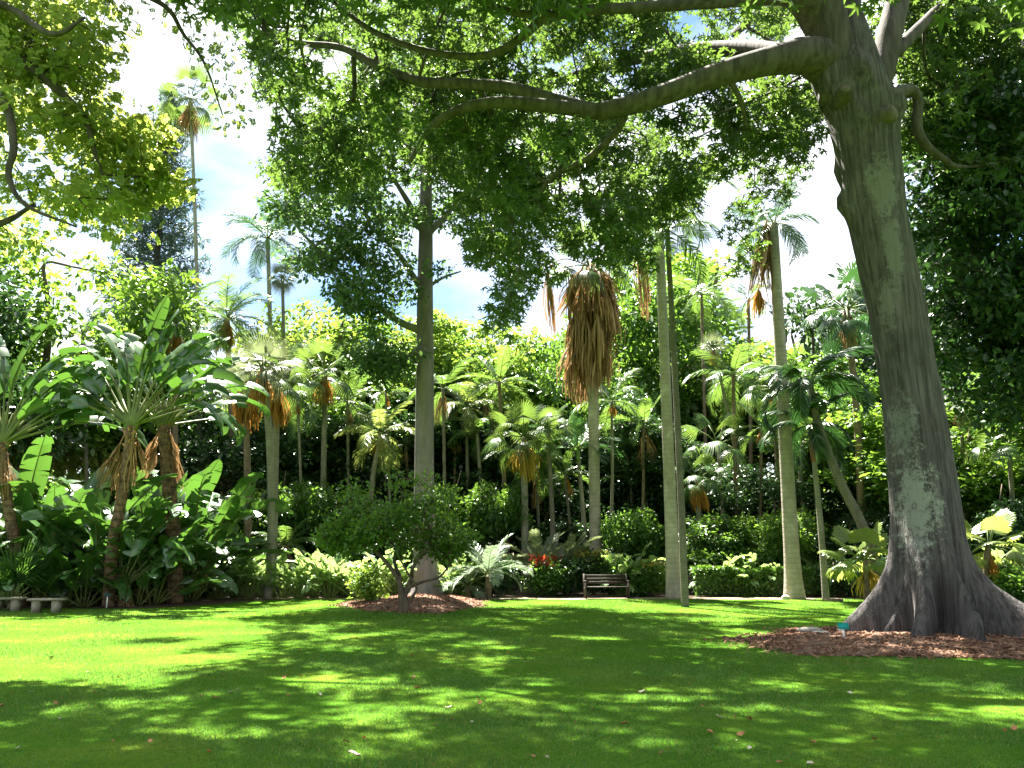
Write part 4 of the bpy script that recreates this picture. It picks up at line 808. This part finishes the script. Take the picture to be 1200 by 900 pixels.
for px, Y, n, sc, lab in ((5, 25.4, 9, .8, 'broad leaved plant behind the left stone bench'), (45, 25.8, 9, .95, 'broad leaved plant behind the right stone bench'), (72, 25.9, 10, 1.1, 'broad leaved plant just right of the stone benches'), (98, 25.6, 9, .8, 'broad leaved plant left of the small dark sign'), (112, 26.8, 9, 1.3, 'tall broad leaved plant behind the dark sign'),
        (160, 26.2, 9, .85, 'broad leaved plant right of the largest fan plant trunk'), (180, 26.9, 9, 1.2, 'tall broad leaved plant between two fan plant trunks'), (222, 28.6, 8, 1.0, 'broad leaved plant at the right end of the thicket'), (60, 27.4, 9, 1.4, 'tallest broad leaved plant at far left'), (20, 27.8, 9, 1.3, 'tall broad leaved plant at the left edge'), (150, 28.0, 10, 1.4, 'tallest broad leaved plant behind the largest fan plant'), (40, 29.5, 11, 1.9, 'giant broad leaved plant behind the stone benches'), (105, 29.4, 11, 2.0, 'giant broad leaved plant left of the largest fan plant crown'), (172, 29.6, 11, 1.9, 'giant broad leaved plant behind the paired fan plant trunks'), (0, 29.0, 10, 1.9, 'giant broad leaved plant cut by the left edge'), (215, 30.2, 10, 1.6, 'large broad leaved plant right of the paired fan plant trunks'), (132, 26.6, 9, 1.0, 'broad leaved plant hugging the largest fan plant trunk'), (85, 26.4, 9, 1.3, 'upright broad leaved plant between bench and dark sign')):
    banana(lab, px, Y, n, sc)
for px, Y, n, sc, lab in ((52, 27.6, 12, 1.05, 'tall leafy clump of upright paddle leaves right above the stone benches'), (90, 27.9, 12, 1.2, 'tall clump of paddle leaves filling the gap left of the largest fan plant'), (158, 27.4, 11, 1.0, 'clump of paddle leaves between the paired fan plant trunks'), (182, 29.2, 12, 1.25, 'tall clump of paddle leaves behind the paired fan plant trunks'), (226, 29.4, 12, 1.1, 'clump of paddle leaves ending the left thicket'), (14, 28.0, 11, 1.2, 'tall clump of paddle leaves at the left edge')):
    banana(lab, px, Y, n, sc, PD, el=(1.5, .9))
for i, (px, Y, sc) in enumerate(((222, 31.3, .8), (240, 31.9, 1.0), (258, 31.4, .9), (274, 32.0, 1.05), (290, 31.5, .95), (306, 32.1, 1.1), (332, 31.6, 1.0), (350, 31.3, .9), (368, 32.0, 1.15), (386, 31.5, 1.1), (402, 32.1, 1.2), (416, 31.6, 1.0), (430, 32.0, 1.1), (446, 31.6, 1.0), (460, 32.2, 1.1), (526, 32.2, 1.0), (542, 32.6, 1.0), (728, 33.0, 1.0), (742, 33.2, 1.15), (757, 33.1, 1.0), (722, 33.4, 1.2))):
    lab = ['leftmost ginger clump at the thicket end of the border', 'second ginger clump from the thicket', 'low ginger clump third along the border', 'ginger clump fourth along the border', 'ginger clump left of the slender pale trunk', 'ginger clump behind the slender pale trunk', 'ginger clump right of the slender pale trunk', 'low ginger clump in front of the short brown palm', 'tall ginger clump right of the short brown palm', 'ginger clump midway to the bush tree', 'tallest pale ginger clump left of the bush tree', 'ginger clump left of the mulch mound', 'ginger clump seen beneath the bush tree crown', 'ginger clump behind the bush tree stems', 'ginger clump against the grey lawn trunk', 'ginger clump right of the grey lawn trunk', 'ginger clump left of the silver fronds', 'ginger clump behind the bench right end', 'tall ginger clump right of the bench', 'ginger clump left of the pale palm trunk', 'tall ginger clump above the bench back'][i]
    banana(lab, px, Y-.6, 19, sc*1.3, GL, 'ginger_plant', group='gingers along the border', el=(1.5, .65))

# ================================================================== SHRUBS, CYCADS, HEDGE
def shrub(name, label, px, Y, w, h, lm, n=2600, size=.13, extra=None, group='shrubs along the border'):
    rng = np.random.default_rng(int(px*9+Y)); b = base(px, Y); t = thing(name, label, 'shrub', b, group)
    C = ell(60, (0, 0, h*.52), (w*.42, w*.42, h*.42), rng, .5); g = Geo().add(*leaves(C, n//60, .2*w/1.4, size, LEAF, .8, .1, rng=rng)); link('foliage', g.mesh('foliage', M[lm]), t)
    st = Geo()
    for i in range(5):
        a = rng.random()*6; st.add(*tube(np.array([[.05*math.cos(a), .05*math.sin(a), -.02], [.2*math.cos(a)*w, .2*math.sin(a)*w, h*.5]]), [.025, .012], 5))
    link('stem', st.mesh('stem', M['bark_brown']), t)
    if extra:
        C = ell(16, (0, 0, h*.86), (w*.35, w*.35, h*.1), rng, .2); link('coloured_leaves', Geo().add(*leaves(C, 28, .16, .15, LEAF, .8, -.2, rng=rng)).mesh('coloured_leaves', M[extra]), t)
for a in (('shrub', 'dark rounded shrub right of the mulch mound', 560, 31.8, 1.5, 1.35, 'green_leaf'), ('shrub', 'dense dark shrub left of the red leaved one', 585, 32.0, 1.7, 1.5, 'dark_leaf'), ('shrub', 'shrub topped with scarlet leaves left of the bench', 640, 31.9, 1.7, 1.5, 'green_leaf', 2600, .13, 'red_leaf'),
          ('shrub', 'dark shrub between the scarlet leaved one and the bench', 668, 32.1, 1.6, 1.5, 'dark_leaf'), ('shrub', 'shrub with orange tipped leaves behind the bench left end', 695, 32.6, 1.7, 1.7, 'dark_leaf', 2600, .13, 'croton_leaf'), ('shrub', 'green shrub behind the middle of the bench', 716, 32.5, 1.6, 1.5, 'green_leaf'), ('shrub', 'yellow flecked shrub between the bench and the pale trunk', 763, 32.0, 1.4, 1.35, 'bright_leaf', 2600, .13, 'croton_leaf'),
          ('shrub', 'green shrub half hidden by the pale trunk', 745, 31.9, 1.2, 1.1, 'green_leaf'), ('shrub', 'small round dark shrub at the thicket end of the border', 228, 31.0, 1.3, 1.0, 'dark_leaf'), ('shrub', 'yellow green sapling at the left end of the mulch mound', 432, 27.0, 1.3, 1.25, 'light_leaf', 1500), ('shrub', 'dark shrub right of the buttress roots', 1175, 26, 2.0, 1.4, 'dark_leaf'), ('shrub', 'glossy shrub at the right edge behind the roots', 1200, 24.5, 1.6, 1.2, 'green_leaf'),
          ('shrub', 'dark shrub left of the buttress roots behind the pale leaved palm', 1030, 30.5, 2.0, 1.5, 'dark_leaf'), ('shrub', 'dark shrub behind the thin reddish palm', 985, 31.6, 1.8, 1.3, 'dark_leaf')):
    shrub(*a)
def hedge(label, x0, x1, Y, h, d, lm):
    rng = np.random.default_rng(int(x0)); a, b = base(x0, Y), base(x1, Y); L0 = b[0]-a[0]; n = int(L0*d*h*1500)
    p = np.stack([rng.random(n)*L0, rng.random(n)*d-d/2, rng.random(n)*h], 1); f = rng.random(n) < .6; p[f, 2] = h*(1-.12*rng.random(f.sum())**2); f2 = (~f) & (rng.random(n) < .7); p[f2, 1] = -d/2*(1-.15*rng.random(f2.sum()))
    p[:, 2] += .06*np.sin(p[:, 0]*2.1)+.03*np.sin(p[:, 0]*5.3); dd = rng.normal(size=(n, 3)); dd[:, 2] += .5; nn = rng.normal(size=(n, 3))*.6+[0, -.5, 1]
    t = thing('hedge', label, 'hedge', a); link('foliage', Geo().add(*inst(LEAF[0], LEAF[1], p, frames(dd, nn), .1+.05*rng.random(n))).mesh('foliage', M[lm]), t)
    st = Geo()
    for x in np.arange(.3, L0, .55): st.add(*tube([[x, 0, -.02], [x+.1, .05, h*.7]], [.03, .015], 5))
    link('stem', st.mesh('stem', M['bark_brown']), t)
hedge('clipped green hedge between the pale palm trunk near the bench and the swollen pale palm', 812, 918, 32.2, 1.05, .9, 'green_leaf')
hedge('clipped hedge running right from the swollen pale palm', 940, 1000, 32.2, 1.05, .9, 'green_leaf')
def rosette(name, label, px, Y, kind, n, sc, z=.2, el=(1.35, .1), m=None):
    b = base(px, Y); t = thing(name, label, 'plant', b, 'rosette plants along the border')
    link('stem', Geo().add(*tube([[0, 0, -.03], [0, 0, z]], [.14, .11], 10)).mesh('stem', M['palm_brown'], True), t); crown(t, np.array([0, 0, z]), kind, n, sc, el[0], el[1], m, np.random.default_rng(int(px)))
rosette('silver_palm', 'silvery white frond plant right of the mulch mound', 572, 30.6, 'silver', 15, .9, .9)
rosette('silver_palm', 'low silvery frond plant beside the taller silver one', 548, 31.0, 'silver', 12, .8, .4)
rosette('cycad', 'grey green cycad arching over the scarlet leaved shrub', 632, 33.2, 'cycad', 20, 1.25, 1.0, m=[M['fan_grey'], M['stalk']])
rosette('cycad', 'grey green cycad left of the skirted trunk foot', 664, 33.4, 'cycad', 20, 1.25, 1.0, m=[M['fan_grey'], M['stalk']])
rosette('cycad', 'strappy grey green cycad at the right end of the mulch mound', 535, 31.4, 'cycad', 14, .8, .15)
rosette('strap_plant', 'strap leaved plant behind the left stone bench', 14, 25.0, 'spiky', 18, 1.2, .2, (1.5, .5), [M['banana'], M['stalk']])
# leafy climbers / ground plants beneath the hedge line behind the pale leaved palm
for i, (px, Y, sc, lab) in enumerate(((850, 33.4, 1.1, 'ginger clump above the left half of the clipped hedge'), (880, 33.6, 1.0, 'ginger clump above the middle of the clipped hedge'), (960, 33.3, 1.0, 'ginger clump behind the right clipped hedge'), (905, 33.4, 1.0, 'ginger clump close behind the swollen pale trunk'), (1150, 28.5, 1.2, 'ginger clump behind the right buttress root'), (1192, 27.5, 1.2, 'ginger clump at the right edge'))):
    banana(lab, px, Y-.6, 19, sc*1.3, GL, 'ginger_plant', group='gingers along the border', el=(1.5, .65))

# ================================================================== FURNITURE AND SMALL THINGS
def wood_bench():
    b = base(711, 30.6); t = thing('park_bench', 'dark brown wooden slatted bench in front of the border shrubs', 'bench', b, rz=.03)
    for k, y in enumerate((-.2, -.07, .06)): link('seat_slat', Geo().add(*box((0, y, .43), (1.56, .11, .035))).mesh('seat_slat', M['wood']), t)
    for z in (.58, .70, .82):
        g = Geo(); v, q = box((0, .2+(z-.43)*.22, z), (1.56, .03, .1)); g.add(v, q); link('back_slat', g.mesh('back_slat', M['wood']), t)
    for sx in (-.8, .8):
        link('leg', Geo().add(*box((sx, -.22, .31), (.065, .07, .62))).mesh('leg', M['wood']), t)
        v, q = box((sx, .2, .45), (.065, .07, .9)); v[4:, 1] += .1; link('leg', Geo().add(v, q).mesh('leg', M['wood']), t)
        link('armrest', Geo().add(*box((sx, -.02, .64), (.08, .56, .035))).mesh('armrest', M['wood']), t)
        link('side_rail', Geo().add(*box((sx, -.01, .38), (.05, .36, .07))).mesh('side_rail', M['wood']), t)
    link('stretcher', Geo().add(*box((0, -.01, .1), (1.535, .05, .05))).mesh('stretcher', M['wood']), t)
wood_bench()
def bev(me, w):
    import bmesh
    bm = bmesh.new(); bm.from_mesh(me); bmesh.ops.bevel(bm, geom=bm.edges[:], offset=w, segments=2, affect='EDGES'); bm.to_mesh(me); bm.free(); return me
def stone_bench(label, px, Y, rz):
    t = thing('stone_bench', label, 'bench', base(px, Y), 'stone benches at the left', rz, .88)
    link('seat', bev(Geo().add(*box((0, 0, .41), (1.12, .42, .075))).mesh('seat', M['stone']), .015), t)
    for sx in (-.3, .3):
        v, q = box((sx, 0, .185), (.24, .32, .375)); v[:4, 0] = sx+(v[:4, 0]-sx)*.82; link('pedestal', bev(Geo().add(v, q).mesh('pedestal', M['stone']), .015), t)
stone_bench('weathered pale stone bench fully in view left of the dark sign', 54, 23.4, .12)
stone_bench('weathered pale stone bench cut off by the left edge', 7, 23.9, .08)
def sign(label, px, Y, h, m, pale):
    t = thing('plant_label', label, 'sign', base(px, Y, .12))
    link('stake', Geo().add(*box((0, 0, h*.45-.04), (.03, .015, h*.9+.08))).mesh('stake', M['white']), t)
    v, q = box((0, -.012, h), (.2, .012, .12)); c = math.cos(.5); g = Geo(); v[:, 2] -= h; v = np.stack([v[:, 0], v[:, 1]*c+v[:, 2]*math.sin(.5), v[:, 2]*c-v[:, 1]*math.sin(.5)], 1); v[:, 2] += h; link('plate', bev(g.add(v, q).mesh('plate', M[m]), .004), t)
sign('small teal plant label on a white stake in the mulch by the big roots', 989, 15.2, .2, 'teal', True)
sign('small dark plant label on a pale stake at the foot of the largest fan plant', 125, 24.7, .3, 'sign_dark', False)
def rock(label, P, s, seed, m='rock', name='stone'):
    rng = np.random.default_rng(seed); n, k = 12, 8; V = []
    for i in range(k+1):
        for j in range(n):
            a, bb = j/n*2*PI, i/k*PI; r = 1+.18*math.sin(2*a+seed)*math.sin(bb)+.1*rng.normal()*math.sin(bb); V.append([s[0]*r*math.cos(a)*math.sin(bb), s[1]*r*math.sin(a)*math.sin(bb), s[2]*math.cos(bb)])
    Q = [[i*n+j, (i+1)*n+j, (i+1)*n+(j+1) % n, i*n+(j+1) % n] for i in range(k) for j in range(n)]
    o = link(name, Geo().add(V, Q).mesh(name, M[m], True)); o.location = tuple(P); tag(o, label, 'stone')
p = gnd(950, 744); rock('pale flat stone on the mulch left of the roots', p+[0, 0, .1], (.24, .14, .06), 1)
p = gnd(963, 748); rock('smaller pale stone beside the flat stone in the mulch', p+[0, 0, .1], (.15, .1, .05), 2)
p = base(921, 30.1); rock('small pale stone at the foot of the swollen palm', p+[0, 0, .06], (.14, .1, .1), 3)
p = gnd(976, 705); o = link('slab', bev(Geo().add(*box((0, 0, .05), (.62, .34, .1))).mesh('slab', M['slab']), .02)); o.location = tuple(p); tag(o, 'low flat brown slab on the lawn right of the thin reddish palm', 'slab')

# fallen leaves
rg = np.random.default_rng(99)
def fl_mesh(m, seed):
    r = np.random.default_rng(seed); V = []; n = 6
    for i in range(n+1):
        u = i/n; w = .42*math.sin(PI*min(1, u*.95+.03))**.8; z = .12*math.sin(u*4+seed)+.06
        V += [[u-.5, -w, z+.14+.06*r.random()], [u-.5, 0, z], [u-.5, w, z+.1+.1*r.random()]]
    Q = []
    for i in range(n): Q += [[3*i, 3*i+1, 3*i+4, 3*i+3], [3*i+1, 3*i+2, 3*i+5, 3*i+4]]
    return Geo().add(V, Q).mesh('fallen_leaf', M[m], True)
FLM = {k: [fl_mesh(k, s) for s in (1, 2, 3)] for k in ('leaf_brown', 'leaf_pale', 'leaf_red')}
spots = [(262, 793), (270, 813), (235, 818), (305, 810), (252, 820), (245, 884), (175, 872), (110, 813), (70, 845), (65, 827), (37, 813), (2, 829), (139, 796), (145, 803), (333, 796), (278, 810), (337, 817), (375, 816), (485, 796), (489, 808), (560, 822), (562, 826), (525, 832), (530, 846), (553, 849), (510, 853), (427, 868), (406, 873), (625, 890), (641, 891), (775, 886), (752, 813), (695, 834), (732, 851), (674, 850), (832, 861), (862, 871), (868, 864), (843, 843), (861, 843), (879, 845), (822, 830), (808, 803), (879, 880), (953, 873), (996, 815), (1092, 841), (1178, 859), (1189, 857), (914, 897), (950, 899), (1025, 870), (790, 793), (595, 767), (514, 775), (353, 795), (132, 872), (21, 880), (60, 772), (103, 790), (15, 815), (352, 764), (483, 770), (636, 714)]
for i, (px, py) in enumerate(spots):
    k = ('leaf_brown', 'leaf_pale', 'leaf_brown', 'leaf_pale', 'leaf_brown', 'leaf_red', 'leaf_brown')[i % 7]
    o = link('fallen_leaf', FLM[k][i % 3]); p = gnd(px, py); o.location = (p[0], p[1], .022); s = .035+.045*rg.random()**1.5; o.scale = (s, s, s); o.rotation_euler = (rg.normal()*.3, rg.normal()*.3, rg.random()*6.28)
    tag(o, {'leaf_brown': 'curled orange brown fallen leaf lying on the lawn', 'leaf_pale': 'dry pale fallen leaf lying on the lawn', 'leaf_red': 'small dark red fallen leaf lying on the lawn'}[k], 'leaf', {'leaf_brown': 'brown fallen leaves on the lawn', 'leaf_pale': 'pale fallen leaves on the lawn', 'leaf_red': 'red fallen leaves on the lawn'}[k])
o = link('fallen_leaf', FLM['leaf_pale'][0]); p = gnd(415, 890); o.location = (p[0], p[1], .03); o.scale = (.1, .1, .1); tag(o, 'brightest near white fallen leaf at the front of the lawn', 'leaf')
